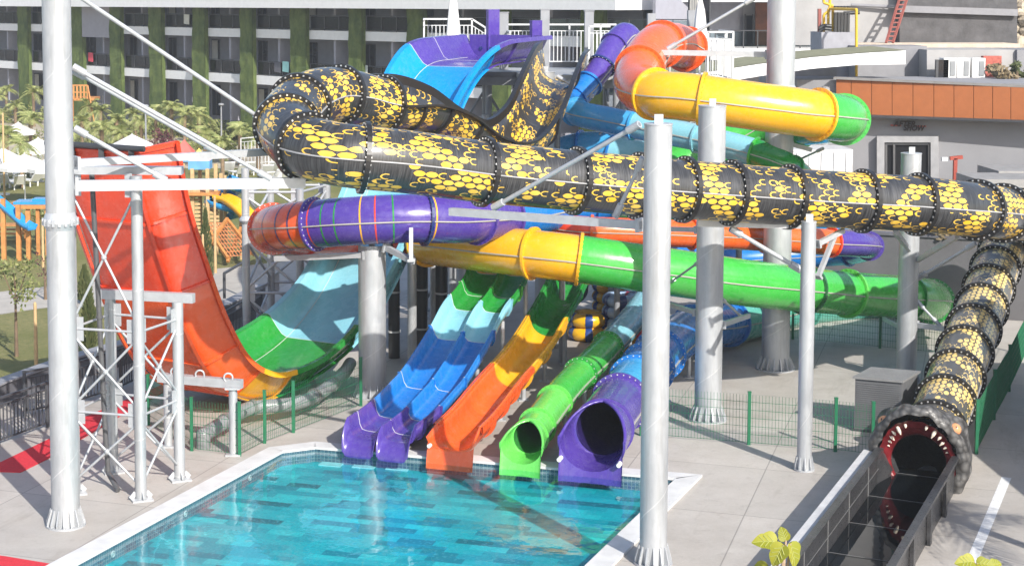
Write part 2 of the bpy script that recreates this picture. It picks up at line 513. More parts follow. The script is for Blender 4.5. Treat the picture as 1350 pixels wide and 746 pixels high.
for px in (467+12, 627+10, 758, 841, 901, 964, 1040, 1137, 1210, 1288): xs.append(SN.at_px(px, SN.cp(14), SN.cp(22.6)))
a, b = SN.cp(23), SN.cp(27)
xs += [a + (b-a)*k for k in (0., .22, .5, .78, 1.)]
a, b = SN.cp(28), SN.L-1.0
xs += [a + (b-a)*k/9 for k in range(10)]
for x in xs:
    m = MB(); ring(m, SN, x, rS, .095, .10, bolts=30); m.build('flange_ring', [C_BLKRING, C_BOLT], sn)

# ---- head
n_ = NT('snake_skin'); co = n_.coord()
vor = n_.node('ShaderNodeTexVoronoi'); n_.l.new(co, vor.inputs['Vector']); vor.inputs['Scale'].default_value = 6.5
n_.base(n_.mix(n_.mapr(vor.outputs['Distance'], .1, .7), (.17, .165, .16), (.045, .043, .042)))
n_.set(Roughness=.42); n_.bump(n_.M('ADD', n_.M('MULTIPLY', vor.outputs['Distance'], -1.), n_.M('MULTIPLY', n_.noise(co, 9, 4), .4)), .6, .05)
C_SKIN = n_.m
C_GUM = mat('gum_red', (.17, .013, .017), .35, var=.35, scale=7, bump=.5, bscale=9)
C_TOOTH = mat('tooth_ivory', (.82, .72, .58), .3, var=.08)
C_EYE = mat('eye_orange', (.72, .33, .16), .2, var=.2)
hc, ht, hr_, hu = SN.frame(SN.L-.05)
hu = Vector((0,0,1)); ht = Vector((ht.x, ht.y, 0)).normalized(); hr_ = ht.cross(hu)
hc = end + ht*.25
def head_pt(an, s, r):
    # an measured from image right (-hr_ is viewer's right since we look against travel) going up
    return hc + ht*s + (-hr_)*(math.cos(an)*r) + hu*(math.sin(an)*r)
A0, A1, NA = R(-42), R(222), 60
prof = [(-1.9,.655),(-1.6,.72),(-1.3,.86),(-1.0,.97),(-.65,1.00),(-.38,1.02),(-.15,1.06),(.03,1.06),(.13,1.01),(.17,.91),(.14,.81)]
vs = []; fs = []
for i in range(NA+1):
    an = A0 + (A1-A0)*i/NA
    top_ = max(0, math.sin(an))
    for k, (s, r) in enumerate(prof):
        fr = k/(len(prof)-1)
        ss = s + fr*(.30*top_**3 - .12*(1-top_)) ; rr = r + fr*(.26*top_**3 - .06*(1-top_)*fr)
        # lip scales, brow and nostril lumps
        rr += .05*max(0, fr-.55)*2*abs(math.sin(an*8.5)) + .03*abs(math.cos(an))*fr 
        for ea in (R(47), R(133)):
            d2 = ((an-ea)/.22)**2 + ((s+.33)/.22)**2
            rr += .20*math.exp(-((an-ea)/.30)**2 - ((s+.42)/.20)**2) - .12*math.exp(-((an-ea)/.13)**2 - ((s+.12)/.14)**2)
        for ea in (R(78), R(102)):
            rr += .09*math.exp(-((an-ea)/.12)**2 - ((s+.05)/.2)**2)
        rr += .05*(noise.noise(Vector((an*3, s*4, 1.7))))
        vs.append(head_pt(an, ss, rr))
m_ = len(prof)
for i in range(NA):
    for k in range(m_-1): fs.append((i*m_+k, (i+1)*m_+k, (i+1)*m_+k+1, i*m_+k+1))
hm = MB().add(vs, fs, 0, True); head = hm.build('snake_head', C_SKIN, sn)
gp = [(.13,.82),(.09,.78),(.10,.73),(.05,.69),(.03,.64),(-.02,.59),(-.15,.565)]
vs = []; fs = []
A0g, A1g = R(-36), R(216)
for i in range(NA+1):
    an = A0g + (A1g-A0g)*i/NA; top_ = max(0, math.sin(an))
    for k, (s, r) in enumerate(gp):
        fr = 1-k/(len(gp)-1)
        vs.append(head_pt(an, s + fr*(.30*top_**3 - .12*(1-top_)), r + fr*(.18*top_**3-.03*(1-top_)) + .012*math.sin(an*23)*fr))
m_ = len(gp)
for i in range(NA):
    for k in range(m_-1): fs.append((i*m_+k, (i+1)*m_+k, (i+1)*m_+k+1, i*m_+k+1))
gum = MB().add(vs, fs, 0, True).build('gum', C_GUM, head)
tl = [(64,.22),(54,.15),(45,.21),(36,.17),(27,.16),(18,.15),(9,.14),(0,.12),(-9,.11),(-18,.09),(76,.10)]
for sgn in (1, -1):
    for (dg, ln) in tl:
        an = R(dg) if sgn > 0 else math.pi - R(dg); top_ = max(0, math.sin(an))
        p0 = head_pt(an, .02 + .30*top_**3 - .12*(1-top_), .775 + .15*top_**3 - .03*(1-top_))
        ax = (hc + ht*(p0-hc).dot(ht)) - p0
        p1 = p0 + ax.normalized()*ln*.80 + ht*.05
        MB().cyl(p0, p0.lerp(p1, .6), .030+ln*.09, .024+ln*.06, 8).cyl(p0.lerp(p1, .6), p1, .024+ln*.06, .008, 8).build('tooth', C_TOOTH, head)
for dg in (47, 133):
    an = R(dg); c = head_pt(an, -.12, 1.06)
    e = MB().ball(c, .135).build('eye', C_EYE, head)
    f = (head_pt(an, .0, 1.05) - head_pt(an, -.3, .95)).normalized(); out = (c-hc).normalized()
    MB().ball(c + out*.06 + ht*.105, .04, (.4, .45, 1.5), M=None).build('pupil', C_BLK, e)
# ---- run-out channel
C_SEAM = mat('grey_sealant', (.15, .15, .15), .5)
ce = hc - ht*.15; W2 = .70
def cpt(s, x, z): return Vector((ce.x, ce.y, 0)) + ht*s + (-hr_)*x + Vector((0,0,z))
Lr = 9.0
m = MB(); m.add([cpt(0,-W2,.06), cpt(Lr,-W2,.06), cpt(Lr,W2,.06), cpt(0,W2,.06)], [(0,1,2,3)])
m.build('channel_floor', C_BLK, sn)
C_BWALL = mat('black_channel_wall', (.045, .045, .048), .32, var=.3, scale=4, bump=.1)
for sg in (-1, 1):
    k = 0; s = -.1
    while s < Lr:
        e = min(s+1.9, Lr); h = .80
        m = MB(); m.prism([cpt(s, sg*W2, 0)[:2], cpt(e, sg*W2, 0)[:2], cpt(e, sg*(W2+.06), 0)[:2], cpt(s, sg*(W2+.06), 0)[:2]], .0, h)
        m.beam(cpt(s, sg*(W2+.09), h-.03), cpt(e, sg*(W2+.09), h-.03), .12, .07)
        for q in (s+.06, e-.05):
            m.box(cpt(q, sg*(W2+.115), h/2), (.10, .07, h), rz=math.atan2(ht.y, ht.x))
        m.build('channel_wall', C_BWALL, sn)
        m = MB()
        m.beam(cpt(s+.01, sg*(W2-.004), .05), cpt(s+.01, sg*(W2-.004), h), .012, .010)
        m.beam(cpt(s+.01, -W2, .215), cpt(s+.01, W2, .205), .010, .008) if sg > 0 else None
        m.build('joint_strip', C_SEAM, sn)
        s = e
    m = MB(); m.beam(cpt(0, sg*(W2-.012), .50), cpt(Lr, sg*(W2-.012), .50), .010, .010); m.build('joint_strip', C_SEAM, sn)
# flared black throat between tube and channel walls
m = MB()
for sg in (-1, 1):
    vs = [cpt(-.3, sg*.62, .62), cpt(-.1, sg*W2*.99, .78), cpt(.9, sg*W2*.99, .78), cpt(1.0, sg*W2*.99, .10), cpt(-.3, sg*.40, .10)]
    vs2 = [v + (-hr_)*(.03*sg) for v in vs]
    m.add(vs+vs2, [(0,1,2,3,4), (5,6,7,8,9)] + [(i, (i+1) % 5, 5+(i+1) % 5, 5+i) for i in range(5)])
m.build('throat_panel', C_BWALL, sn)
n_ = NT('channel_water'); co = n_.coord()
n_.base((.004, .006, .008)); n_.set(Roughness=.02); n_.bsdf.inputs['IOR'].default_value = 1.33
n_.bump(n_.noise(co, 2.5, 2), .05, .02)
wob = MB(); wob.add([cpt(-.6,-W2+.005,.20), cpt(Lr,-W2+.005,.20), cpt(Lr,W2-.005,.20), cpt(-.6,W2-.005,.20)], [(0,1,2,3)])
struct(wob.build('channel_water', n_.m))
m = MB(); m.prism([cpt(.1,-W2-.16,0)[:2], cpt(Lr,-W2-.16,0)[:2], cpt(Lr,-W2-.42,0)[:2], cpt(.1,-W2-.42,0)[:2]], 0, .70)
tag(m.build('concrete_kerb', mat('pale_concrete', (.50, .50, .51), .7, bump=.2), origin=cpt(4, -1.2, 0)), 'pale concrete kerb along the left side of the black snake run-out channel', 'kerb')

# ================================================================== RAFT TUBE (rainbow, orange start to purple mouth)
rt_ = thing('tube_slide', 'wide rainbow tube slide from the orange top to the open purple mouth at the pool', 'water slide', G(795, 600))
rp = [(906,66,49.6),(888,58,48.9),(864,62,47.4),(846,86,45.8),(840,112,44.3),(862,124,43.0),(905,128,42.4),(965,136,42.1),(1030,145,42.1),(1082,152,42.4),(1112,157,43.6),(1100,160,45.8),
      (1055,164,47.6),(1000,170,48.6),(935,196,48.6),(868,232,47.9),(800,260,46.4),(740,273,45.4),(690,283,44.2),(646,287,43.0),(600,289,42.0),(541,288,41.5),(470,291,41.5),(410,296,42.0),
      (378,299,42.7),(360,302,44.0),(374,306,45.6),(440,309,46.6),(510,312,47.5),(570,320,45.5),(640,328,43.6),(710,335,42.6),(760,341,42.3),(830,351,42.3),(900,361,42.6),(1000,375,43.4),(1107,386,46),(1180,391,47.5),(1220,394,49),
      (1226,398,51),(1195,399,52.6),(1130,399,52.6),(1060,404,51.5),(1005,416,49.5),(950,428,47.2),(915,440,45.5),(880,466,43.4),(838,519,39.6),(800,564,36.8),(796,568,36.3)]
R3 = [P(*q) for q in rp]; R3[-1] = P(795, 570, 35.7); R3[-2] = P(799, 566, 36.3)
for k_, z_ in ((-1, .765), (-2, .775), (-3, .87), (-4, .98), (-5, 1.02)): R3[k_].z = z_
RT = Curve(R3, .16); rR = .625
c = RT.cp
sect = [(0, 1.6, C_OR2), (1.6, 5.0, C_ORANGE), (5.0, 8.9, C_YEL), (8.9, 15.2, C_MGR), (15.2, 18.6, C_BLUE), (18.6, 22.9, C_PUR), (22.9, 24.1, C_OR2), (24.1, 28.9, C_RED), (28.9, 32.05, C_YEL),
        (32.05, 33.4, C_MGR), (33.4, 34.4, C_MGR), (34.4, 37.0, C_MGR), (37.0, 40.5, C_MGR), (40.5, 43.8, C_DTEAL), (43.8, None, C_BLUE)]
sect = [(c(a), c(b) if b is not None else RT.L-4.2, mt) for a, b, mt in sect] + [(RT.L-4.2, RT.L-2.3, C_LBL), (RT.L-2.3, RT.L, C_PUR)]
for a, b, mt in sect: m = MB(); tube(m, RT, a, b, rR); m.build('tube_section', mt, rt_)
# coloured bands round the purple and red stretch
for k, (px, mt) in enumerate([(565,C_YEL),(518,C_GRN),(497,C_RED),(480,C_YEL),(452,C_GRN),(437,C_GRN),(422,C_RED)]):
    x = RT.at_px(px, c(19), c(23)); m = MB(); tube(m, RT, x-.017, x+.017, rR+.004); m.build('colour_band', mt, rt_)
for k, px in enumerate((400, 388, 374)):
    x = RT.at_px(px, c(22.9), c(25)); m = MB(); tube(m, RT, x-.02, x+.02, rR+.004); m.build('colour_band', C_NAVY, rt_)
ringm = {0.05:C_OR2, 1.6:C_OR2, 3.2:C_ORANGE, 5.0:C_YEL, 6.35:C_YEL, 8.9:C_YEL, 10.2:C_MGR, 12:C_MGR, 14:C_MGR, 16.5:C_BLUE, 18.6:C_PUR, 19.4:C_PUR, 20.7:C_NAVY, 22.9:C_PUR, 24.9:C_RED, 26.5:C_RED, 28.9:C_YEL, 30.9:C_YEL, 32.05:C_YEL,
         33.4:C_DGR, 34.3:C_GRN, 35.55:C_DGR, 36.15:C_LGR, 37.3:C_GRN, 38.7:C_GRN, 40.5:C_DTEAL, 42:C_DTEAL, 43.8:C_BLUE, 45.0:C_BLUE, -4.2:C_BLUE, -5.6:C_BLUE, -7.2:C_BLUE, -2.3:C_PUR}
for i, mt in ringm.items():
    m = MB(); ring(m, RT, c(i) if i >= 0 else RT.L+i, rR, .085, .07, bolts=28, br=.014); m.build('flange_ring', [mt, C_SEAL if i < 0 or i in (22.9, 24.9, 38.7) else mt], rt_)
m = MB(); seam(m, RT, 0.1, RT.L-.3, rR, w=.03, h=.03); m.build('seam_rail', mat('seam_grey', (.38, .37, .33), .5), rt_)
# open mouth: half pipe scoop with lip
xm = RT.L-.02
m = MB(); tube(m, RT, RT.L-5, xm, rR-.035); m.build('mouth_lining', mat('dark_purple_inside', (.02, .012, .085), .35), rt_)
def scoop(x0, L, r, side=.62):
    def f(x):
        k = min(1, max(0, (x-x0)/L)); top_a = R(90)*(1-k)**1.5 + R(8)
        pr = []
        for i in range(21):
            an = math.pi - top_a + (math.pi + 2*top_a)*i/20
            pr.append(((r-.02+.10*k)*math.cos(an), (r-.02+.04*k)*math.sin(an)))
        return pr
    return f
RT2 = Curve([RT.at(xm-.05), RT.at(xm-.05) + Vector((-.33,-.94,-.02))*.55, RT.at(xm-.05) + Vector((-.33,-.94,-.04))*1.15], .1)
m = MB(); flume(m, RT2, 0, RT2.L, scoop(0, RT2.L, rR), .05); m.build('exit_scoop', C_PUR, rt_)
def front_skirt(mb, cv, half, r, z0):
    cc, t, rt, u = cv.frame(cv.L); pts = []
    for i in range(13):
        an = math.pi + math.pi*i/12; pts.append(cc + rt*(half*math.cos(an)) + u*(r*math.sin(an)))
    poly = pts + [cc + rt*half + Vector((0,0,z0-cc.z)), cc - rt*half + Vector((0,0,z0-cc.z))]
    n = len(pts)
    for i in range(n-1):
        a, b = pts[i], pts[i+1]; a2 = Vector((a.x, a.y, z0)) + t*.12; b2 = Vector((b.x, b.y, z0)) + t*.12
        mb.add([a, b, b2, a2], [(0,1,2,3)], 0, True)
    return mb
m = MB(); front_skirt(m, RT2, rR+.08, rR+.02, -.14)
cc, t_, r2, u2 = RT2.frame(RT2.L)
m.build('exit_lip', C_PUR, rt_)
m = MB(); ring(m, RT, xm-.02, rR-.02, .09, .06, bolts=0); m.build('mouth_rim', C_PUR, rt_)
m = MB(); m.cyl(cc + r2*(-rR-.02) + Vector((0,0,-.38)) , cc + r2*(-rR-.02) + t_*.16 + Vector((0,0,-.38)), .055, .05, 14); m.build('water_inlet', C_WHITE, rt_); m = MB(); m.cyl(cc + r2*(rR+.05) + Vector((0,0,-.38)) , cc + r2*(rR+.05) + t_*.16 + Vector((0,0,-.38)), .055, .05, 14)
m.build('water_inlet', C_WHITE, rt_)

# ================================================================== NARROW BODY TUBE (purple top to green exit)
bt = thing('tube_slide', 'narrow tube slide from the purple top to the small light green pool mouth', 'water slide', G(697, 600))
bp = [(838,62,52),(824,46,51.5),(808,62,50.8),(792,90,50.2),(770,118,49.6),(752,138,49.0),(764,150,48.3),(800,158,47.8),(860,170,47.0),(920,182,46.2),(980,197,45.3),(1020,210,44.8),(1042,224,44.8),(1060,240,45.6),(1060,256,47.3),
      (1040,270,48.3),(960,279,48.0),(880,284,47.6),(800,286,47.2),(748,288,46.8),(730,296,45.8),(765,303,44.8),(840,306,44.8),(920,309,45.2),(1000,313,46),(1085,319,47),(1132,322,48),(1146,326,49.6),(1118,333,51),(1058,337,51.6),
      (965,343,51.2),(900,360,50),(862,385,48.2),(832,423,45.4),(790,472,42.2),(745,519,39.3),(706,570,36.9),(700,577,36.35)]
B3 = [P(*q) for q in bp]; B3[-1] = P(698, 578, 35.85); B3[-2] = P(704, 572, 36.4)
for k_, z_ in ((-1, .525), (-2, .54), (-3, .78), (-4, .98)): B3[k_].z = z_
BT = Curve(B3, .14); rB = .385; c = BT.cp
sect = [(0, 3.6, C_PUR), (3.6, 5.6, C_BLUE), (5.6, 7.6, C_LBL), (7.6, 10.4, C_TEAL), (10.4, 13.5, C_GRN), (13.5, 18.4, C_MGR), (18.4, 19.3, C_YEL), (19.3, 21.2, C_RED), (21.2, 25.2, C_ORANGE), (25.2, 28, C_PUR), (28, 31.5, C_BLUE), (31.5, None, C_TEAL)]
sect = [(c(a), c(b) if b is not None else BT.L-7.6, mt) for a, b, mt in sect] + [(BT.L-7.6, BT.L-5.0, C_MGR), (BT.L-5.0, BT.L-2.6, C_MGR), (BT.L-2.6, BT.L, C_LGR)]
for a, b, mt in sect: m = MB(); tube(m, BT, a, b, rB, 26); m.build('tube_section', mt, bt)
for i, mt in {0.1:C_NAVY, 1.9:C_PUR, 2.9:C_NAVY, 3.7:C_BLUE, 4.6:C_BLUE, 5.7:C_LBL, 7.6:C_LBL, 9:C_TEAL, 10.4:C_MGR, 12:C_GRN, 14:C_GRN, 16:C_GRN, 19.3:C_RED, 21.2:C_ORANGE, 22.9:C_OR2, 24.1:C_OR2, 25.2:C_RED, 26.7:C_PUR, 28:C_BLUE, 29.5:C_BLUE, 31:C_BLUE, -7.6:C_GRN, -5.0:C_GRN, -2.6:C_LGR, -.9:C_LGR}.items():
    m = MB(); ring(m, BT, c(i) if i >= 0 else BT.L+i, rB, .065, .06, n=30, bolts=20, br=.011); m.build('flange_ring', [mt, C_SEAL if i in (2.9, -7.6, -5.0) else mt], bt)
for a, b, mt in [(15.2, 15.3, C_NAVY), (16.6, 16.7, C_NAVY), (17.6, 17.7, C_RED)]:
    m = MB(); tube(m, BT, c(a), c(b), rB+.004, 26); m.build('colour_band', mt, bt)
m = MB(); seam(m, BT, .1, BT.L-.2, rB, w=.025, h=.025); m.build('seam_rail', mat('seam_grey', (.38, .37, .33), .5), bt)
xm = BT.L-.02
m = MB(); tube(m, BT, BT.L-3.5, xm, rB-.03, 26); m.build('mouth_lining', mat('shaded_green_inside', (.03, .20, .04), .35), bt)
BT2 = Curve([BT.at(xm-.04), BT.at(xm-.04) + Vector((-.33,-.94,-.03))*.35, BT.at(xm-.04) + Vector((-.33,-.94,-.05))*.72], .08)
m = MB(); flume(m, BT2, 0, BT2.L, scoop(0, BT2.L, rB), .04); m.build('exit_scoop', C_LGR, bt)
m = MB(); front_skirt(m, BT2, rB+.08, rB+.02, -.14); m.build('exit_lip', C_LGR, bt)
m = MB(); ring(m, BT, xm-.02, rB-.02, .07, .05, n=30, bolts=0); m.build('mouth_rim', C_LGR, bt)

# ================================================================== BLUE TUBE AT THE BACK
b3 = thing('tube_slide', 'blue tube slide looping behind the tower, mostly hidden by the snake tube', 'water slide', G(900, 420))
q3 = [(724,214,53),(752,200,52.4),(785,196,52),(822,204,51.6),(868,214,51.5),(935,235,52),(1010,262,53.2),(1082,292,54.5),(1098,318,56),(1058,331,56.6),(1000,335,56),(930,332,55),(860,326,54),(815,328,53),(770,350,52),(748,380,50.5)]
B3C = Curve([P(*q) for q in q3], .18); r3 = .55
for a, b, mt in [(0, 2.6, C_LBL), (2.6, 5, C_TEAL), (5, 8, C_SKY), (8, 15, C_BLUE)]:
    m = MB(); tube(m, B3C, B3C.cp(a), B3C.cp(b), r3, 26); m.build('tube_section', mt, b3)
for i in (.1, 1.5, 2.6, 4, 5.5, 7, 8.5, 9.4, 10, 10.6, 11.2, 12, 13, 14, 14.9):
    m = MB(); ring(m, B3C, B3C.cp(i), r3, .08, .06, n=30, bolts=0); m.build('flange_ring', C_NAVY if i > 8 else C_BLUE, b3)

# ================================================================== HALF-PIPE SLIDE
hpd = Vector((-.527, -.85, 0)).normalized()
hp = thing('half_pipe_slide', 'wide half-pipe slide with a blue top, green bottom and tall red end wall', 'water slide', G(330, 540))
prof_yz = [(53.4,8.42),(52,8.38),(50.9,8.30),(50.1,7.95),(49.3,7.15),(48.4,5.75),(47.5,4.25),(46.6,2.95),(45.5,1.75),(44.2,.90),(42.6,.42),(41.2,.30),(40.2,.55),(39.3,1.25),(38.5,2.55),(37.85,4.1),(37.35,5.5),(37.05,6.95)]
X0, Y0 = P(600, 90, 50.6).x, 50.6
HP = Curve([(X0 + (y-Y0)*hpd.x/hpd.y, y, z) for y, z in prof_yz], .16, right=hpd.cross(Vector((0,0,1))).normalized())
HWD = 1.14
def hflare(x):
    g = lambda a, b: min(1, max(0, (x-HP.cp(a))/(HP.cp(b)-HP.cp(a))))
    return .42 - .28*g(2.4, 4.5) + .42*g(8, 10)
def hprof(x):
    k = min(1, max(0, (x-HP.cp(1.2))/(HP.cp(4)-HP.cp(1.2)))); hh = .62
    w = HWD; fl = hflare(x)
    return [(-w-fl, hh+.1), (-w-fl+.06, hh+.06), (-w-.36*fl, .30), (-w-.02, .10), (-w+.14, .0), (-w*.5, 0), (0, 0), (w*.5, 0), (w-.14, .0), (w+.02, .10), (w+.36*fl, .30), (w+fl-.06, hh+.06), (w+fl, hh+.1)]
c = HP.cp
hs = [(0, 2.35, C_PUR), (2.35, 5.6, C_SKY), (5.6, 8.95, C_TEAL), (8.95, 10.85, C_GRN), (10.85, 12.2, C_YEL), (12.2, 13.3, C_ORANGE), (13.3, 14.6, C_OR2), (14.6, 17, C_RED)]
for a, b, mt in hs: m = MB(); flume(m, HP, c(a), c(b), hprof, .05); m.build('flume_section', mt, hp)
m = MB(); flume(m, HP, c(9.9), c(10.8), lambda x: offs(hprof(x), -.008), .012); m.build('floor_patch', C_LGR, hp)
def lipf(x):
    pass
for sg in (-1, 1):        # rolled side lips, per colour
    for a, b, mt in hs:
        m = MB(); st = HP.stations(c(a), c(b)); vs = []; fs = []
        for x in st:
            cc, t, rt, u = HP.frame(x); w = HWD+hflare(x)
            for (p, q) in ((w-.02, .715), (w+.12, .73), (w+.14, .60), (w+.11, .60), (w+.08, .685), (w-.02, .68)): vs.append(cc + rt*p*sg + u*q)
        for k in range(len(st)-1):
            for j in range(6): fs.append((k*6+j, k*6+(j+1) % 6, k*6+6+(j+1) % 6, k*6+6+j))
        m.add(vs, fs, 0, False); m.build('side_lip', mt, hp)
for i, mt in [(1.3,C_PUR),(2.35,C_SKY),(4.6,C_SKY),(5.6,C_LBL),(7.2,C_TEAL),(8.95,C_GRN),(10,C_GRN),(10.85,C_YEL),(12.2,C_ORANGE),(13.3,C_OR2),(14.6,C_RED),(15.8,C_RED),(16.95,C_RED)]:
    m = MB(); flume_rib(m, HP, c(i), hprof, .05, .07, .045); m.build('flange_rib', mt, hp)
for i in (1.3, 2.35, 8.95, 9.9, 10.9):
    m = MB(); flume_line(m, HP, c(i), hprof, .016); m.build('joint_strip', C_SEAL, hp)
for sg in (-1, 1): 
    m = MB(); st = HP.stations(c(.5), c(11)); 
    pts = []
    for x in st:
        cc, t, rt, u = HP.frame(x); pts.append(cc + rt*sg*(HWD-.14) + u*.012)
    for a, b in zip(pts[:-1], pts[1:]): m.beam(a, b, .018, .01)
    m.build('joint_strip', C_SEAL, hp)
for sg in (-1, 1):        # raised rib along the outer corner
    for a, b, mt in hs:
        m = MB(); st = HP.stations(c(a), c(b)); vs = []; fs = []
        for x in st:
            cc, t, rt, u = HP.frame(x); w = HWD+.02
            for (p, q) in ((w, -.04), (w+.05, -.07), (w-.04, -.09), (w-.07, -.04)): vs.append(cc + rt*p*sg + u*q)
        for k in range(len(st)-1):
            for j in range(4): fs.append((k*4+j, k*4+(j+1) % 4, k*4+4+(j+1) % 4, k*4+4+j))
        m.add(vs, fs, 0, False); m.build('edge_rib', mt, hp)
cc, t, rt, u = HP.frame(.05)       # back wall with water jets at the start
m = MB(); m.beam(cc - rt*(HWD+.2) + u*.35, cc + rt*(HWD+.2) + u*.35, .10, .75); m.build('back_wall', C_PUR, hp)
m = MB()
for k in range(6): p = cc + rt*(-.9+k*.36) + u*.28 + t*.05; m.cyl(p, p + t*.04, .06, .06, 12)
m.build('water_jet', C_NAVY, hp)
for sg, hh in ((1, 1.35), (-1, 1.0)):
    m = MB(); p = cc + rt*(sg*1.05 if sg < 0 else .55); m.box(p + u*(.2+hh/2) - t*.12, (.42 if sg > 0 else .38, .16, hh), rz=.5); m.build('gate_pillar', C_PUR, hp)
# top edge truss of the red wall
cc, t, rt, u = HP.frame(HP.L)
m = MB(); m.cyl(cc - rt*1.5 - u*.12 + t*.06, cc + rt*1.5 - u*.12 + t*.06, .07, .07, 10)
for k in (-1.1, -.2, .7): m.box(cc + rt*k - u*.12 - t*.1, (.12, .14, .3))
m.build('edge_pipe', C_DARK, hp)

# ================================================================== TWIN BODY SLIDE
SD = Vector((-.33, -.944, 0)).normalized()
tw = thing('twin_slide', 'twin-lane open slide running from yellow and green down to two purple pool ends', 'water slide', G(528, 592))
def line_path(px0, py0, d0, slope, prof):
    X = XZ(px0, d0)
    return [(X + slope*(y-d0), y, z) for y, z in prof]
tp = [(45.8,3.12),(45.1,3.06),(44.5,2.90),(43.8,2.42),(43.1,2.15),(42.3,1.95),(41.5,1.52),(40.6,1.12),(39.6,.74),(38.8,.56),(38.0,.41),(37.2,.33),(36.5,.31)]
TW = Curve(line_path(502, 588, 36.5, .40, tp), .14)
wA = [(-1.13,.50),(-1.09,.49),(-1.03,.16),(-.95,.03),(-.80,0),(-.55,-.012),(-.30,0),(-.15,.03),(-.07,.13),(-.04,.34),(0,.37),(.04,.34),(.07,.13),(.15,.03),(.30,0),(.55,-.012),(.80,0),(.95,.03),(1.03,.16),(1.09,.49),(1.13,.50)]
c = TW.cp
wA = [(x*.755, y*.88) for x, y in wA]
ts = [(0, 2.3, C_YEL), (2.3, 4.5, C_GRN), (4.5, 6.0, C_TEAL), (6.0, 10.1, C_BLUE), (10.1, 12, C_PUR)]
for a, b, mt in ts: m = MB(); flume(m, TW, c(a), c(b), wA, .05); m.build('flume_section', mt, tw)
for i, mt in [(1.2,C_YEL),(2.3,C_GRN),(3.4,C_LGR),(4.5,C_TEAL),(6.0,C_BLUE),(8.1,C_BLUE),(10.1,C_PUR),(11.3,C_PUR)]:
    m = MB(); flume_rib(m, TW, c(i), wA, .05, .06, .05); m.build('flange_rib', mt, tw)
for i in (2.3, 3.4, 4.5, 6.0, 8.1, 10.1, 11.3):
    m = MB(); flume_line(m, TW, c(i), wA, .018); m.build('joint_strip', C_SEAL, tw)
for xx in (-.70, .13):
    m = MB(); st = TW.stations(c(1), c(11.6)); pts = []
    for x in st:
        cc, t, rt, u = TW.frame(x); pts.append(cc + rt*xx + u*.045)
    for a, b in zip(pts[:-1], pts[1:]): m.beam(a, b, .018, .012)
    m.build('joint_strip', C_SEAL, tw)
for lane in (-.42, .42):           # rounded nose of each lane
    cc, t, rt, u = TW.frame(TW.L); m = MB(); vs = []; fs = []
    lp = [(x-lane, y) for (x, y) in wA if (x <= 0.0) == (lane < 0) or abs(x) < 1e-6]
    K = 7
    for k in range(K+1):
        f = k/K; s = .42*math.sin(f*math.pi/2); dz = -.33*(1-math.cos(f*math.pi/2))
        for (x, y) in lp: vs.append(cc + rt*(lane + x*(1-.10*f*f)) + u*((y+.05)*(1-.75*f) + dz - .05) + t*s)
    n = len(lp)
    for k in range(K):
        for j in range(n-1): fs.append((k*n+j, k*n+j+1, (k+1)*n+j+1, (k+1)*n+j))
    m.add(vs, fs, 0, True); m.build('exit_nose', C_PUR, tw)
for y in (44.2, 42.4, 40.6, 38.9):
    k = min(range(len(TW.dense)), key=lambda i: abs(TW.dense[i].y-y)); p = TW.dense[k]
    for sx in (-.55, .66):
        q = p + Vector((sx, -.345*sx*.9, 0)); m = MB(); m.cyl((q.x, q.y, 0), (q.x, q.y, q.z-.08), .06, .06, 10); m.box((q.x, q.y, .01), (.24, .24, .03)); m.build('support_post', C_GALV2, tw)

# ================================================================== SINGLE OPEN SLIDE
og = thing('body_slide', 'single open slide curving from dark green through yellow to an orange pool end', 'water slide', G(605, 600))
op = [(47.6,2.55),(46.8,2.45),(46.0,2.2),(45.0,1.85),(43.8,1.5),(42.4,1.14),(41.0,.92),(39.8,.80),(38.8,.68),(37.8,.53),(37.0,.45),(36.2,.41)]
OG = Curve(line_path(605, 590, 36.2, .345, op), .14)
def oprof(x):
    r = .44; pr = []
    for i in range(17):
        an = R(168) + R(204)*i/16
        pr.append((r*1.02*math.cos(an), r*math.sin(an)*.92+.12))
    pr[0] = (pr[0][0]-.05, pr[0][1]+.12); pr[-1] = (pr[-1][0]+.05, pr[-1][1]+.12)
    return pr
c = OG.cp
for a, b, mt in [(0, 4.1, C_GRN), (4.1, 6.5, C_YEL), (6.5, 8.4, C_ORANGE), (8.4, 11, C_OR2)]:
    m = MB(); flume(m, OG, c(a), c(b), oprof, .045); m.build('flume_section', mt, og)
for i, mt in [(1,C_GRN),(2.6,C_GRN),(4.1,C_YEL),(5.2,C_YEL),(6.5,C_YEL),(7.5,C_ORANGE),(8.4,C_OR2),(9.6,C_OR2)]:
    m = MB(); flume_rib(m, OG, c(i), oprof, .045, .06, .06); m.build('flange_rib', mt, og)
for sg in (-1, 1):
    for a, b, mt in [(0, 4.1, C_GRN), (4.1, 6.5, C_YEL), (6.5, 11, C_OR2)]:
        m = MB(); st = OG.stations(c(a), c(b)); vs = []; fs = []
        for x in st:
            cc, t, rt, u = OG.frame(x); w = .49
            for (p, q) in ((w-.03, .30), (w+.09, .31), (w+.10, .16), (w+.07, .16), (w+.05, .27), (w-.03, .27)): vs.append(cc + rt*p*sg + u*q)
        for k in range(len(st)-1):
            for j in range(6): fs.append((k*6+j, k*6+(j+1) % 6, k*6+6+(j+1) % 6, k*6+6+j))
        m.add(vs, fs); m.build('side_lip', mt, og)
OG2 = Curve([OG.at(OG.L-.02), OG.at(OG.L) + SD*.3, OG.at(OG.L) + SD*.55], .1)
m = MB(); flume(m, OG2, 0, OG2.L, lambda x: [(p[0]*(1+.12*x/.6), p[1]*(1-.55*x/.6)) for p in oprof(0)], .045); m.build('exit_scoop', C_OR2, og)
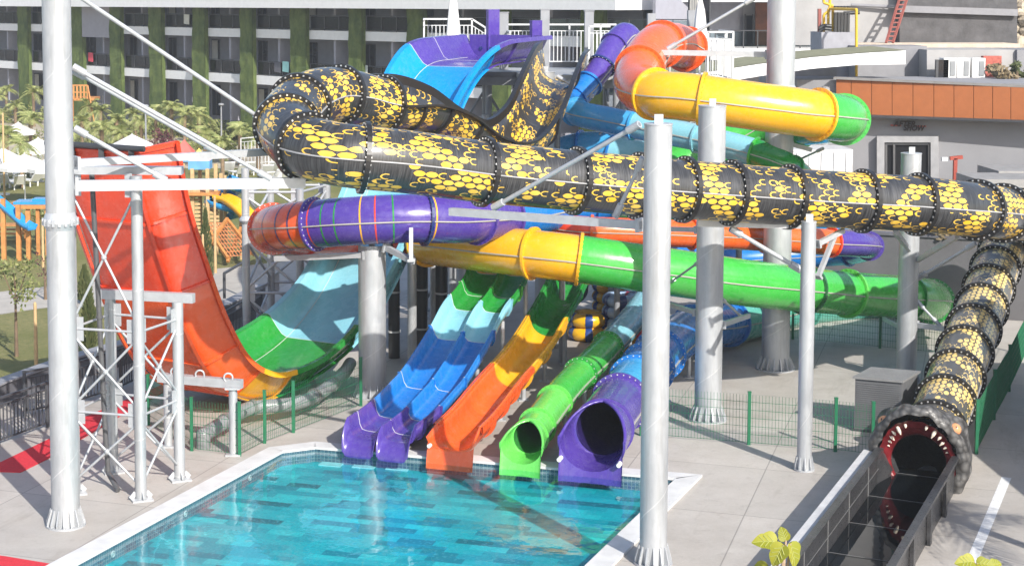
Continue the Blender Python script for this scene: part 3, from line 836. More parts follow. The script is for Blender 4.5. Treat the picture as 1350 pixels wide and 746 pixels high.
m = MB(); front_skirt(m, OG2, .545, .165, -.14); m.build('exit_lip', C_OR2, og)
m = MB(); cc, t, rt, u = OG2.frame(OG2.L); m.cyl(cc + rt*.48 - u*.05, cc + rt*.48 - u*.05 + t*.10, .045, .045, 12); m.build('water_inlet', C_WHITE, og)
for y in (45.5, 43.4, 41.4, 39.4):
    k = min(range(len(OG.dense)), key=lambda i: abs(OG.dense[i].y-y)); q = OG.dense[k]
    m = MB(); m.cyl((q.x, q.y, 0), (q.x, q.y, q.z-.3), .065, .065, 10); m.box((q.x, q.y, .012), (.26, .26, .03)); m.build('support_post', C_GALV2, og)
for cvx, par, ys, rr in ((BT, bt, (44.5, 42.2, 40.0, 38.3), rB), (RT, rt_, (44.0, 41.2, 38.6), rR)):
    for y in ys:
        cand = [p for i, p in enumerate(cvx.dense) if cvx.dl[i] > cvx.L*.85]
        q = min(cand, key=lambda p: abs(p.y-y))
        m = MB(); m.cyl((q.x+rr*.7, q.y, 0), (q.x+rr*.7, q.y, max(.1, q.z-rr*.6)), .06, .06, 10); m.box((q.x+rr*.7, q.y, .012), (.26, .26, .03)); m.build('support_post', C_GALV2, par)
# ================================================================== STEEL COLUMNS
def column(label, bpx, bpy_, dia, top, arms=(), rods=(), gus=14, collar=None, cat='column', gh=.36, tpx=None):
    b = G(bpx, bpy_); t = thing('steel_column', label, cat, b, 'galvanised columns carrying the slides')
    r = dia/2
    zt = top
    m = MB(); m.cyl(b, (b.x, b.y, zt), r, r, 28); m.build('pole', C_GALV, t)
    m = MB(); m.cyl((b.x, b.y, .0), (b.x, b.y, .035), r*1.42, r*1.42, 28); m.build('base_plate', C_GALV2, t)
    if gus:
        m = MB()
        for i in range(gus):
            a = 2*math.pi*(i+.3)/gus; d = Vector((math.cos(a), math.sin(a), 0)); s = Vector((-d.y, d.x, 0))*.012
            q = [b+d*(r-.01)+Vector((0,0,.035)), b+d*r*1.38+Vector((0,0,.035)), b+d*r*1.38+Vector((0,0,.09)), b+d*(r+.02)+Vector((0,0,gh)), b+d*(r-.01)+Vector((0,0,gh))]
            m.add([p-s for p in q]+[p+s for p in q], [(0,1,2,3,4),(9,8,7,6,5)]+[(k,(k+1) % 5,5+(k+1) % 5,5+k) for k in range(5)])
        m.build('base_gusset', C_GALV2, t)
    if zt < 10:
        m = MB(); m.cyl((b.x, b.y, zt), (b.x, b.y, zt+.025), r*1.04, r*1.04, 28)
        m.box((b.x, b.y-.05, zt+.10), (.16, .03, .18)); m.build('cap', C_GALV2, t)
    if collar:
        m = MB(); m.lathe((b.x, b.y, collar), [(r, -.16), (r*1.02, -.15), (r*1.22, -.03), (r*1.25, -.02), (r*1.25, .02), (r*1.22, .03), (r*1.02, .17), (r, .18)], 28, smooth=False)
        for i in range(18):
            a = 2*math.pi*i/18; m.box((b.x+math.cos(a)*r*1.19, b.y+math.sin(a)*r*1.19, collar), (.05, .05, .13), rz=a)
        m.build('bolted_collar', C_GALV2, t)
    for (p, q, w, h) in arms:
        p, q = P(*p), P(*q); m = MB(); m.beam(p, q, w, h); m.beam(p + (q-p)*.0, p + (q-p).normalized()*.06, w*1.8, h*1.7); m.build('support_arm', C_GALV2, t)
    for (p, q, r_) in rods:
        p, q = P(*p), P(*q); d = (q-p).normalized()
        m = MB(); m.cyl(p, q, r_, r_, 8); m.cyl(p, p+d*.28, r_*1.7, r_*1.7, 8); m.cyl(q-d*.28, q, r_*1.7, r_*1.7, 8); m.build('tie_rod', C_GALV2, t)
    return t
column('tall galvanised column nearest the lower left, with a bolted collar and several tie rods', 87, 692, .55, 11.5, collar=6.02, gus=16,
   arms=[((99,245,31.8), (402,241,32.9), .15, .21), ((99,215,32.1), (362,200,34.6), .16, .15)],
   rods=[((96,88,31.9), (357,236,32.7), .045), ((96,93,32.0), (285,200,33.8), .045), ((98,169,32.0), (219,238,32.3), .045), ((60,-34,31.9), (349,160,34.4), .045)])
column('galvanised column rising through the middle foreground in front of the snake tube', 861, 742, .50, P(866,160,30).z, gus=14,
   arms=[((845,297,29.95), (594,279,32.4), .14, .15)], rods=[((843,164,29.95), (650,274,32.0), .045), ((848,208,29.95), (811,286,30.4), .04)])
column('galvanised column standing on sunlit concrete left of the thin column, under the yellow top tube', 933, 553, .66, P(942,137,40.4).z, gus=16,
   arms=[((920,303,40.2), (880,302,41.0), .10, .12), ((952,428,40.3), (987,416,42.6), .10, .12), ((918,412,40.2), (884,402,41.6), .09, .11)], rods=[((922,345,40.2), (884,372,42.0), .03), ((953,395,40.3), (978,418,42.4), .03)])
column('thick tall galvanised column rising out of the frame behind the green end of the yellow tube', 1022, 486, .77, 12.0, gus=16, collar=P(1029,118,46).z,
   arms=[((1011,72,45.4), (846,69,46.0), .12, .15), ((1042,190,45.4), (1070,198,45.4), .1, .12)], rods=[((994,-2,45.5), (880,65,45.9), .045), ((1042,216,45.5), (1085,196,44.0), .03)])
column('galvanised column behind the grey cabinet, its top below the club doorway', 1194, 504, .53, P(1202,200,44).z, gus=12,
   arms=[((1207,428,43.4), (1276,438,42.0), .10, .13), ((1200,330,43.6), (1180,306,38.0), .10, .12), ((1206,345,43.6), (1262,312,38.6), .10, .12), ((1188,432,43.6), (1165,420,46.0), .08, .1)], rods=[((1210,367,43.5), (1286,321,42.5), .045), ((1208,396,43.4), (1240,430,43.0), .035), ((1210,300,43.6), (1345,316,47), .05)])
column('thin galvanised column on open concrete left of the grey cabinet, with two arms under the snake tube', 1060, 619, .32, P(1071,287,35.9).z, gus=10, gh=.3,
   arms=[((1061,297,35.7), (919,294,35.6), .12, .15), ((1077,322,35.8), (1112,304,36.4), .09, .11), ((1078,366,35.8), (1100,312,36.3), .09, .10)], rods=[((1056,356,35.7), (963,301,35.6), .05)])
column('galvanised column between the scaly open flume and the blue curl, standing far back under the tower', 717, 432, .58, P(718,99,49).z, gus=12,
   arms=[((731,126,49.6), (782,127,49.2), .10, .13)], rods=[((735,101,49.6), (771,124,49.2), .04)])
column('galvanised column holding up the purple striped tube beside the half-pipe', 491, 522, .72, P(497,322,42.0).z, gus=14,
   arms=[((482,336,41.6), (362,341,42.4), .11, .14), ((508,326,41.4), (545,345,40.6), .12, .14), ((542,345,40.6), (542,300,40.7), .1, .14)])

# ================================================================== LATTICE TOWERS
def lattice(label, bases, tops, levels, r=.13, br=.035, extra=(), name='lattice_tower', diag=True):
    t = thing(name, label, 'support tower', Vector((sum(b.x for b in bases)/len(bases), sum(b.y for b in bases)/len(bases), 0)), 'lattice towers of round steel posts')
    n = len(bases)
    for b, z in zip(bases, tops):
        m = MB(); m.cyl(b, (b.x, b.y, z), r, r, 16); m.build('post', C_GALV, t)
        m = MB(); m.box((b.x, b.y, .02), (r*3.6, r*3.6, .04), rz=.4)
        for k in range(4):
            a = .4+k*math.pi/2; m.beam((b.x+math.cos(a)*r*.9, b.y+math.sin(a)*r*.9, .16), (b.x+math.cos(a)*r*1.8, b.y+math.sin(a)*r*1.8, .04), .015, .1)
        m.build('base_plate', C_GALV2, t)
    for i in range(n):
        j = (i+1) % n; a, b = bases[i], bases[j]; zt = min(tops[i], tops[j])
        lv = [z for z in levels if z <= zt+.01]
        for z in lv[1:]:
            m = MB(); m.cyl((a.x, a.y, z), (b.x, b.y, z), br, br, 8); m.build('horizontal_strut', C_GALV2, t)
        if diag:
            for z0, z1 in zip(lv[:-1], lv[1:]):
                A0 = Vector((a.x, a.y, z0+.12)); B1 = Vector((b.x, b.y, z1-.12)); B0 = Vector((b.x, b.y, z0+.12)); A1 = Vector((a.x, a.y, z1-.12))
                m = MB(); m.cyl(A0, B1, br, br, 8); mid = (A0+B1)/2; m.ball(mid, br*2.2, n=8, m=5); m.build('diagonal_brace', C_GALV2, t)
                m = MB(); m.cyl(B0, A1, br*.98, br*.98, 8); m.build('diagonal_brace', C_GALV2, t)
        for z in lv[1:]:
            for (p, q) in ((a, b), (b, a)):
                d = (q-p); d.z = 0; d.normalize(); m = MB()
                m.box(Vector((p.x, p.y, z)) + d*(r+.06), (.16, .02, .5), rz=math.atan2(d.y, d.x)); m.build('gusset_plate', C_GALV2, t)
    for (p, q, w, h) in extra:
        m = MB(); m.beam(p, q, w, h); m.build('top_beam', C_GALV2, t)
    return t
b0, b1, b2, b3 = G(99, 650), G(186, 658), G(237, 632), G(149, 622)
z1 = P(181, 232, b1.y).z; z2 = P(237, 398, b2.y).z
lattice('front lattice tower of white steel posts bracing the red end of the half-pipe', [b0, b1, b2, b3], [z1, z1, z2, z2], [.15, 1.75, 3.5, z1-.2], r=.12, br=.028,
   extra=[(Vector((b3.x-.3, b3.y, z2+.08)), Vector((b2.x+.35, b2.y, z2+.08)), .16, .2), (Vector((b0.x-.2, b0.y, z1+.08)), Vector((b1.x+.9, b1.y+.3, z1+.08)), .3, .16)])
c0, c1, c2, c3 = G(308, 599), G(222, 588), G(236, 566), G(318, 575)
zz = P(308, 512, c0.y).z
tf = thing('support_frame', 'low steel frame with bolted beam under the yellow bottom of the half-pipe', 'frame', c0)
for b in (c0, c1): 
    m = MB(); m.cyl(b, (b.x, b.y, zz), .10, .10, 16); m.box((b.x, b.y, .02), (.34, .34, .04)); m.build('post', C_GALV, tf)
m = MB(); m.beam(Vector((c1.x-.2, c1.y, zz+.1)), Vector((c0.x+.2, c0.y, zz+.1)), .18, .2)
m.box((c0.x, c0.y, zz+.02), (.34, .3, .04)); m.build('cross_beam', C_GALV2, tf)
for k in (.12, .5, .93):
    m = MB(); p = Vector((c1.x, c1.y, zz+.24)).lerp(Vector((c0.x, c0.y, zz+.24)), k); m.torus(p, .10, .022, ax=Matrix.Rotation(math.pi/2, 3, 'X'), n=16, m=6)
    m.build('pipe_clamp', C_GALV2, tf)
# dark conduit in front of the red wall
p0 = G(143, 640); m = MB(); zt = P(128, 214, p0.y).z
m.path([(p0.x-.25, p0.y, zt), (p0.x-.05, p0.y, 1.2), (p0.x, p0.y, .28), (p0.x+.3, p0.y-.5, .06)], .055, 10)
m.cyl((p0.x-.08, p0.y, 2.0), (p0.x-.08, p0.y, 2.06), .08, .08, 10); m.cyl((p0.x-.13, p0.y, 3.6), (p0.x-.13, p0.y, 3.66), .08, .08, 10)
tag(m.build('conduit_pipe', mat('dark_conduit', (.09, .09, .095), .45), origin=p0), 'thin dark conduit pipe bent at the foot, inside the front lattice tower', 'pipe')
# back lattice tower
Y1, Y2 = 47.2, 49.0
B = [Vector((XZ(322, Y1), Y1, 0)), Vector((XZ(394, Y1), Y1, 0)), Vector((XZ(430, Y2), Y2, 0)), Vector((XZ(355, Y2), Y2, 0))]
zt = P(322, 222, Y1).z
lattice('grey lattice tower behind the half-pipe, left of the pale teal drop', B, [zt, zt-.6, zt-.6, zt-.6], [.15, 1.75, 3.4, zt-.7], r=.115, br=.04)
t_ = bpy.data.objects.get('lattice_tower.001')
b = B[0]; m = MB(); zc = P(322, 290, Y1).z; m.lathe((b.x, b.y, zc), [(.115, -.12), (.19, -.02), (.19, .02), (.115, .12)], 16, smooth=False); m.build('bolted_collar', C_GALV2, t_)

D3, D4 = 52.4, 54.6
lattice('shaded lattice tower under the start tower, behind the black drain pipes', [Vector((XZ(575,D3),D3,0)), Vector((XZ(640,D3),D3,0)), Vector((XZ(660,D4),D4,0)), Vector((XZ(590,D4),D4,0))], [6.6]*4, [.15, 2.1, 4.2, 6.3], r=.12, br=.045)
# ================================================================== START TOWER
DZ = 7.95
st_ = thing('slide_tower', 'steel start tower with white railings where the big slides begin', 'tower', (3, 54, 0))
m = MB(); m.box((3.1, 55.2, DZ-.10), (6.8, 3.4, .16)); m.box((4.7, 52.4, DZ-.10), (3.4, 2.2, .16)); m.build('deck', mat('deck_grating', (.30, .31, .32), .6), st_)
m = MB()
for y in (51.6, 53.4, 56.6): m.beam((-.2 if y > 53 else 3.1, y, DZ-.32), (6.5, y, DZ-.32), .14, .26)
for x in (0, 2.1, 4.2, 6.3): m.beam((x, 53.4 if x < 3 else 51.4, DZ-.30), (x, 56.8, DZ-.30), .14, .22)
m.build('floor_beam', C_GSTEEL, st_)
for x, y in [(x, y) for x in (0, 2.1, 4.2, 6.3) for y in (53.6, 56.6)] + [(4.2, 51.7), (6.3, 51.7)]:
    m = MB(); m.cyl((x, y, 0), (x, y, DZ-.45), .11, .11, 12); m.box((x, y, .02), (.4, .4, .04)); m.build('tower_leg', C_GSTEEL, st_)
for (a, b, z0, z1) in [((0,53.6),(2.1,53.6),.3,3.6), ((2.1,53.6),(0,53.6),3.8,7.2), ((2.1,53.6),(4.2,53.6),.3,3.6), ((4.2,53.6),(2.1,53.6),3.8,7.2), ((4.2,51.7),(6.3,51.7),3.8,7.2), ((4.2,51.7),(6.3,51.7),.3,3.6), ((0,56.6),(2.1,56.6),3.8,7.2), ((6.3,51.7),(6.3,56.6),3.8,7.2)]:
    m = MB(); m.cyl((a[0], a[1], z0), (b[0], b[1], z1), .045, .045, 8); m.build('diagonal_brace', C_GSTEEL, st_)
for z in (3.7, ):
    m = MB(); m.beam((0,53.6,z), (6.3,53.6,z), .1, .14); m.beam((0,56.6,z), (6.3,56.6,z), .1, .14); m.beam((4.2,51.7,z), (6.3,51.7,z), .1, .14); m.build('horizontal_beam', C_GSTEEL, st_)
def railing(parent, pts, h=1.25, sp=.135, mt=None, base=.12):
    m = MB()
    for a, b in zip(pts[:-1], pts[1:]):
        a, b = Vector(a), Vector(b); n = max(1, round((b-a).length/sp)); up = Vector((0,0,1))
        m.beam(a+up*h, b+up*h, .06, .06); m.beam(a+up*base, b+up*base, .04, .04)
        m.beam(a+up*(h-.22), b+up*(h-.22), .03, .03)
        for i in range(n+1):
            p = a.lerp(b, i/n); m.beam(p+up*base, p+up*(h-.22 if i % 8 else h), .032 if i % 8 else .06)
    return m.build('railing', mt or C_RAIL, parent)
x0 = XZ(559, 56.6)
railing(st_, [(x0, 56.7, DZ+.42), (XZ(622, 56.7), 56.7, DZ+.42), (XZ(640, 56.7), 56.7, DZ+.12), (XZ(668, 56.7), 56.7, DZ+.12)])
railing(st_, [(x0, 56.7, DZ+.42), (x0, 55.2, DZ+.42)])
railing(st_, [(XZ(668,56.7), 56.7, DZ+.08), (XZ(812,56.7), 56.7, DZ+.08)], h=1.4)
railing(st_, [(XZ(668,56.0), 55.6, DZ+.08), (XZ(668,56.0), 53.7, DZ+.08)], h=1.2)
railing(st_, [(XZ(778,54.0), 54.4, DZ+.0), (XZ(806,54), 54.4, DZ+.0)], h=1.45)
for px, dd, zt_ in ((664, 55.4, 9.85), (718, 55.6, 9.95), (776, 55.6, 9.9)):
    m = MB(); x = XZ(px, dd); m.box((x, dd, (DZ+zt_)/2), (.30, .30, zt_-DZ)); m.box((x, dd, zt_+.01), (.34, .34, .03)); m.build('deck_post', C_GSTEEL, st_)
# second deck for the orange tube
s2 = thing('slide_tower', 'small steel landing with white bar railing where the orange tube begins', 'tower', (8.6, 51, 0))
m = MB(); m.box((8.5, 51.4, DZ-.28), (2.9, 2.6, .14)); m.build('deck', mat('deck_grating', (.30, .31, .32), .6), s2)
for x, y in ((7.3, 50.4), (9.8, 50.4), (7.3, 52.5), (9.8, 52.5)):
    m = MB(); m.cyl((x, y, 0), (x, y, DZ-.35), .10, .10, 12); m.box((x, y, .02), (.36, .36, .04)); m.build('tower_leg', C_GSTEEL, s2)
m = MB(); m.cyl((9.8,50.4,6.0), (8.6,50.4,DZ-.4), .05, .05, 8); m.build('diagonal_brace', C_GSTEEL, s2)
railing(s2, [(XZ(933,50.2), 50.2, DZ-.2), (XZ(966,50.2), 50.2, DZ-.2)], h=1.55, sp=.16)
railing(s2, [(XZ(966,50.2), 50.2, DZ-.2), (XZ(966,50.2), 52.6, DZ-.2)], h=1.55, sp=.16)
railing(s2, [(7.1, 52.7, DZ-.2), (9.9, 52.7, DZ-.2)], h=1.5, sp=.16)
for px, dd, zt_ in ((858, 52.6, 9.85), (911, 52.6, 9.95)):
    m = MB(); x = XZ(px, dd); m.box((x, dd, (DZ-.2+zt_)/2), (.26, .26, zt_-DZ+.2)); m.build('deck_post', C_GSTEEL, s2)
# stair behind
m = MB(); ss = thing('steel_staircase', 'dark steel staircase climbing to the start tower behind the purple tube', 'staircase', (6.6, 57.6, 0))
N = 30
for sgn in (0, 1):
    q = MB(); q.beam((6.6, 55.0+sgn*1.2, DZ-.2), (13.6, 57.6+sgn*1.2, 2.9), .05, .28); q.build('stringer', C_DARK, ss)
for i in range(N):
    f = (i+.5)/N; m.box((6.6+7*f, 55.6+2.6*f, DZ-.15-(DZ-3.1)*f), (.30, 1.2, .04), rz=.355)
m.build('tread', C_GSTEEL, ss)
railing(ss, [(6.6, 55.0, DZ-.1), (13.6, 57.6, 3.0)], h=1.1, sp=.3)
m = MB(); m.cyl((13.6, 58.2, 0), (13.6, 58.2, 2.9), .1, .1, 10); m.build('stair_post', C_GSTEEL, ss)
# low start platform for body slides
lp = thing('start_platform', 'low steel platform in the shade where the twin slide begins', 'platform', (3.2, 47, 0))
m = MB(); m.box((2.6, 46.7, 3.30), (3.0, 2.2, .12)); m.box((4.9, 48.6, 2.40), (1.9, 2.0, .12)); m.build('deck', C_GSTEEL, lp)
for x, y, z in ((1.3, 45.8, 3.24), (3.9, 45.8, 3.24), (1.3, 47.7, 3.24), (3.9, 47.7, 3.24), (4.2, 49.4, 2.34), (5.7, 49.4, 2.34), (5.7, 47.8, 2.34)):
    m = MB(); m.cyl((x, y, 0), (x, y, z), .09, .09, 10); m.build('platform_leg', C_GSTEEL, lp)
railing(lp, [(1.2, 47.8, 3.36), (4.0, 47.8, 3.36)], h=1.1); railing(lp, [(1.2, 46.0, 3.36), (1.2, 47.8, 3.36)], h=1.1)
# pipes and posts between half-pipe and twin slide
for px, d, lab in ((519, 46.4, 'black drain pipe with pale clamps, just right of the column under the purple tube'), (556, 46.8, 'middle black drain pipe with pale clamps under the red and yellow tube'), (582, 46.2, 'black drain pipe nearest the twin slide, with pale clamps')):
    b = Vector((XZ(px, d), d, 0)); t = thing('drain_pipe', lab, 'pipe', b, 'black drain pipes under the tubes')
    m = MB(); m.cyl(b, b+Vector((0,0,3.9)), .17, .17, 14); m.build('pipe', C_DPIPE, t)
    for z in (.75, 1.9, 3.1): m = MB(); m.cyl(b+Vector((0,0,z)), b+Vector((0,0,z+.05)), .19, .19, 14); m.build('clamp', C_SEAL, t)
for px, d, r, zt, lab in ((543, 45.4, .13, 3.7, 'slim grey post beside the black pipes, partly sunlit'), (572, 47.6, .11, 4.2, 'slim grey post between the middle and right black pipes'), (597, 50.5, .14, 4.4, 'grey post in deep shade left of the thick shaded column'), (612, 52.0, .40, 5.2, 'thick grey column in the shade behind the top of the twin slide')):
    b = Vector((XZ(px, d), d, 0)); t = thing('steel_post', lab, 'post', b)
    m = MB(); m.cyl(b, b+Vector((0,0,zt)), r, r, 18); m.build('pole', C_GALV, t); m = MB(); m.box(b+Vector((0,0,.02)), (r*3, r*3, .04)); m.build('base_plate', C_GALV2, t)
# fat grey drain pipe on the ground behind the fence
pts = [G(268, 590), G(268, 590)+Vector((0,0,.30)), G(300, 577)+Vector((0,0,.42)), G(330, 562)+Vector((0,0,.45)), G(385, 556)+Vector((0,0,.45)), G(420, 545)+Vector((0,0,.5)), G(452, 520)+Vector((0,0,.55)), G(462, 508)+Vector((0,0,.6))]
t = thing('drain_pipe', 'fat grey drain pipe lying on the concrete behind the green mesh fence', 'pipe', G(300, 585))
cvp = Curve([Vector((p.x, p.y, p.z)) for p in pts[1:]], .1)
C_GP = mat('grey_pvc', (.24, .24, .25), .35, var=.2); m = MB(); tube(m, cvp, 0, cvp.L, .17, 16); m.cyl(pts[0], pts[1]+Vector((0,0,.05)), .17, .17, 16); m.ball(pts[1], .172); m.build('pipe', C_GP, t)
m = MB()
for k in (.12, .30, .55, .72): ring(m, cvp, cvp.L*k, .17, .03, .09, 20, 0)
m.build('joint_collar', mat('dark_grey_pvc', (.16, .155, .15), .4), t)
# ================================================================== GROUND, POOL
n_ = NT('concrete_ground'); co = n_.coord(); x, y, z = n_.sep(co)
a = n_.mapr(n_.noise(co, .16, 5, .6), .32, .7); b = n_.mapr(n_.noise(co, 1.1, 6, .65), .3, .72); cc_ = n_.mapr(n_.noise(co, 14, 4, .7), .25, .75)
c = n_.mix(a, (.355, .32, .285), (.51, .475, .435)); c = n_.mix(n_.M('MULTIPLY', b, .6), c, (.58, .55, .515)); c = n_.mix(n_.M('MULTIPLY', cc_, .22), c, (.22, .20, .18))
rot = n_.node('ShaderNodeMapping'); n_.l.new(co, rot.inputs[0]); rot.inputs['Rotation'].default_value = (0, 0, R(19))
rx, ry, _ = n_.sep(rot.outputs[0])
def lines(v, sp, w): return n_.M('LESS_THAN', n_.M('ABSOLUTE', n_.M('SUBTRACT', n_.M('FRACT', n_.M('DIVIDE', v, sp)), .5)), w/sp/2)
ln = n_.M('MAXIMUM', lines(rx, 2.9, .026), lines(ry, 3.4, .026))
slab = n_.node('ShaderNodeTexWhiteNoise', noise_dimensions='2D'); n_.l.new(n_.comb(n_.M('FLOOR', n_.M('ADD', n_.M('DIVIDE', rx, 2.9), .5)), n_.M('FLOOR', n_.M('ADD', n_.M('DIVIDE', ry, 3.4), .5))), slab.inputs[0]); c = n_.mix(n_.M('MULTIPLY', slab.outputs[0], .26), c, (.28, .26, .24))
c = n_.mix(n_.M('MULTIPLY', ln, .55), c, (.14, .13, .12))
st = n_.mapr(n_.noise(n_.scalev(rot.outputs[0], (1, .18, 1)), .8, 5, .7), .56, .74)
c = n_.mix(n_.M('MULTIPLY', st, .65), c, (.24, .21, .18)); c = n_.mix(n_.M('MULTIPLY', n_.mapr(n_.noise(co, 2.6, 8, .8), .54, .68), .45), c, (.25, .225, .20))
# wet darker drips
n_.base(c); n_.set(Roughness=n_.mapr(n_.noise(co, .7, 4), .3, .7, .55, .85)); n_.bump(n_.M('SUBTRACT', n_.noise(co, 18, 5), n_.M('MULTIPLY', ln, .6)), .18, .012)
C_CONC = n_.m
pl = [G(386, 589), G(893, 633), G(776, 746), G(97, 747)]      # inner edge of the pool: far-left, far-right, near-right, near-left
dl = (pl[3]-pl[0]); dr = (pl[2]-pl[1]); FL, FR = pl[0], pl[1]; NL = pl[0]+dl*1.55; NR = pl[1]+dr*1.75
ch = .55
dlx = dl.normalized(); fx = (FR-FL).normalized()
hole = [FL+dlx*ch, FL+fx*ch, FR, NR, NL]
W_ = 420
outer = [Vector((-W_, 520, 0)), Vector((W_, 520, 0)), Vector((W_, -60, 0)), Vector((-W_, -60, 0))]
m = MB()
vs = outer + hole       # 0-3 outer (FL,FR,NR,NL), 4..8 hole
m.add(vs, [(0,1,6,5), (1,2,7,6), (2,3,8,7), (3,0,5,4), (3,4,8), ])
m.f[3] = [3,0,5,4]
struct(m.build('ground', C_CONC))
WZ, BZ = -.03, -.30
n_ = NT('pool_mosaic'); co = n_.coord(); rot = n_.node('ShaderNodeMapping'); n_.l.new(co, rot.inputs[0]); ang = math.atan2(fx.y, fx.x); rot.inputs['Rotation'].default_value = (0, 0, -ang)
rx, ry, _ = n_.sep(rot.outputs[0])
BW, BH = .74, .28
row = n_.M('FLOOR', n_.M('DIVIDE', ry, BH)); wr = n_.node('ShaderNodeTexWhiteNoise', noise_dimensions='1D'); n_.l.new(row, wr.inputs['W'])
ux = n_.M('ADD', n_.M('DIVIDE', rx, BW), n_.M('MULTIPLY', wr.outputs[0], 1.0)); ci = n_.M('FLOOR', ux)
w2 = n_.node('ShaderNodeTexWhiteNoise', noise_dimensions='2D'); n_.l.new(n_.comb(ci, row), w2.inputs[0])
cr = n_.node('ShaderNodeValToRGB'); cr.color_ramp.interpolation = 'CONSTANT'; n_.l.new(w2.outputs[0], cr.inputs[0])
els = [(0, (.008,.17,.20)), (.09, (.004,.25,.31)), (.26, (.004,.37,.43)), (.56, (.008,.46,.51)), (.84, (.03,.57,.60))]
cr.color_ramp.elements.remove(cr.color_ramp.elements[1]); cr.color_ramp.elements[0].position = 0; cr.color_ramp.elements[0].color = els[0][1]+(1,)
for p, q in els[1:]: e = cr.color_ramp.elements.new(p); e.color = q+(1,)
# small glass tesserae of mixed blues
tv = n_.node('ShaderNodeTexWhiteNoise', noise_dimensions='2D'); n_.l.new(n_.comb(n_.M('FLOOR', n_.M('MULTIPLY', rx, 22.)), n_.M('FLOOR', n_.M('MULTIPLY', ry, 22.))), tv.inputs[0])
c = n_.mix(n_.mapr(tv.outputs[0], 0, 1, 0, .35), cr.outputs[0], (.0, .17, .28)); c = n_.mix(n_.M('MULTIPLY', n_.M('GREATER_THAN', tv.outputs[0], .86), .2), c, (.25, .68, .72))
n_.base(c); n_.set(Roughness=.3); C_MOS = n_.m
n_ = NT('pool_wall_tile'); co = n_.coord(); br = n_.node('ShaderNodeTexBrick'); br.offset = 0; x, y, z = n_.sep(co)
n_.l.new(n_.comb(n_.M('ADD', x, n_.M('MULTIPLY', y, .6)), z), br.inputs['Vector']); br.inputs['Scale'].default_value = 1; br.inputs['Brick Width'].default_value = .07; br.inputs['Row Height'].default_value = .07; br.inputs['Mortar Size'].default_value = .006
br.inputs['Color1'].default_value = (.05,.10,.15,1); br.inputs['Color2'].default_value = (.09,.16,.21,1); br.inputs['Mortar'].default_value = (.22,.26,.28,1)
n_.base(br.outputs['Color']); n_.set(Roughness=.25); C_PWT = n_.m
m = MB(); m.add([Vector((p.x, p.y, BZ)) for p in hole], [(0,1,2,3,4)]); struct(m.build('pool_floor', C_MOS))
m = MB()
for a, b in zip(hole, hole[1:]+hole[:1]): m.add([a+Vector((0,0,.02)), b+Vector((0,0,.02)), Vector((b.x, b.y, BZ)), Vector((a.x, a.y, BZ))], [(0,1,2,3)])
struct(m.build('pool_wall', C_PWT))
# shallow step of the floor along far wall, tiled dark
cop = MB(); cw = .42
ctr = sum(hole, Vector())/5
def outw(a, b):
    d = (b-a).normalized(); nn = Vector((d.y, -d.x, 0)); 
    return nn if nn.dot((a+b)/2-ctr) > 0 else -nn
k = len(hole); no = [outw(hole[i], hole[(i+1) % k]) for i in range(k)]
outp = []
for i in range(k):
    n0, n1 = no[i-1], no[i]; bis = (n0+n1).normalized(); outp.append(hole[i] + bis*(cw/max(.3, bis.dot(n1))))
for i in range(k):
    j = (i+1) % k; q = [hole[i]-no[i]*.03, hole[j]-no[i]*.03, outp[j], outp[i]]
    vs = [p+Vector((0,0,.004)) for p in q] + [p+Vector((0,0,.055)) for p in q]
    cop.add(vs, [(4,5,6,7),(0,1,5,4),(1,2,6,5),(2,3,7,6),(3,0,4,7)])
C_COP = mat('coping_stone', (.60, .60, .60), .6, var=.10, scale=2.5, bump=.1)
struct(cop.build('pool_coping', C_COP))
n_ = NT('pool_water'); co = n_.coord()
tr = n_.node('ShaderNodeBsdfTransparent'); tr.inputs[0].default_value = (.80, .965, .98, 1)
gl = n_.node('ShaderNodeBsdfGlossy'); gl.inputs['Roughness'].default_value = .015
h = n_.M('ADD', n_.M('MULTIPLY', n_.noise(n_.scalev(co, (1, 1.0, 1)), 2.2, 3, .5), 1.0), n_.M('MULTIPLY', n_.noise(co, .7, 2), 1.2))
bp_ = n_.node('ShaderNodeBump'); n_.l.new(h, bp_.inputs['Height']); bp_.inputs['Strength'].default_value = .22; bp_.inputs['Distance'].default_value = .03
n_.l.new(bp_.outputs[0], gl.inputs['Normal']); ge_ = n_.node('ShaderNodeNewGeometry'); dp_ = n_.node('ShaderNodeVectorMath', operation='DOT_PRODUCT'); n_.l.new(bp_.outputs[0], dp_.inputs[0]); n_.l.new(ge_.outputs['Incoming'], dp_.inputs[1])
sch = n_.M('ADD', .03, n_.M('MULTIPLY', 1.05, n_.M('POWER', n_.M('SUBTRACT', 1., n_.M('MINIMUM', n_.M('ABSOLUTE', dp_.outputs['Value']), 1.)), 5.))); sch = n_.M('MINIMUM', sch, 1.)
mx = n_.node('ShaderNodeMixShader'); n_.l.new(sch, mx.inputs[0]); n_.l.new(tr.outputs[0], mx.inputs[1]); n_.l.new(gl.outputs[0], mx.inputs[2]); n_.l.new(mx.outputs[0], n_.out.inputs['Surface'])
m = MB(); m.add([Vector((p.x, p.y, WZ)) for p in hole], [(0,1,2,3,4)]); struct(m.build('pool_water', n_.m))
for i, px in enumerate((442, 486, 530, 578, 625, 672, 707, 752)):
    py = 608 + (px-442)*.058; names = 'first second third fourth fifth sixth seventh eighth'.split()
    c = G(px, py, BZ); m = MB(); m.box(c+Vector((0,0,.012)), (.52, .85, .02), rz=ang)
    tag(m.build('floor_panel', mat('pale_aqua_tile', (.35, .70, .74), .4), origin=c), 'pale aqua panel on the pool floor below the slides, %s of eight from the left' % names[i], 'panel', 'pale panels on the pool floor')
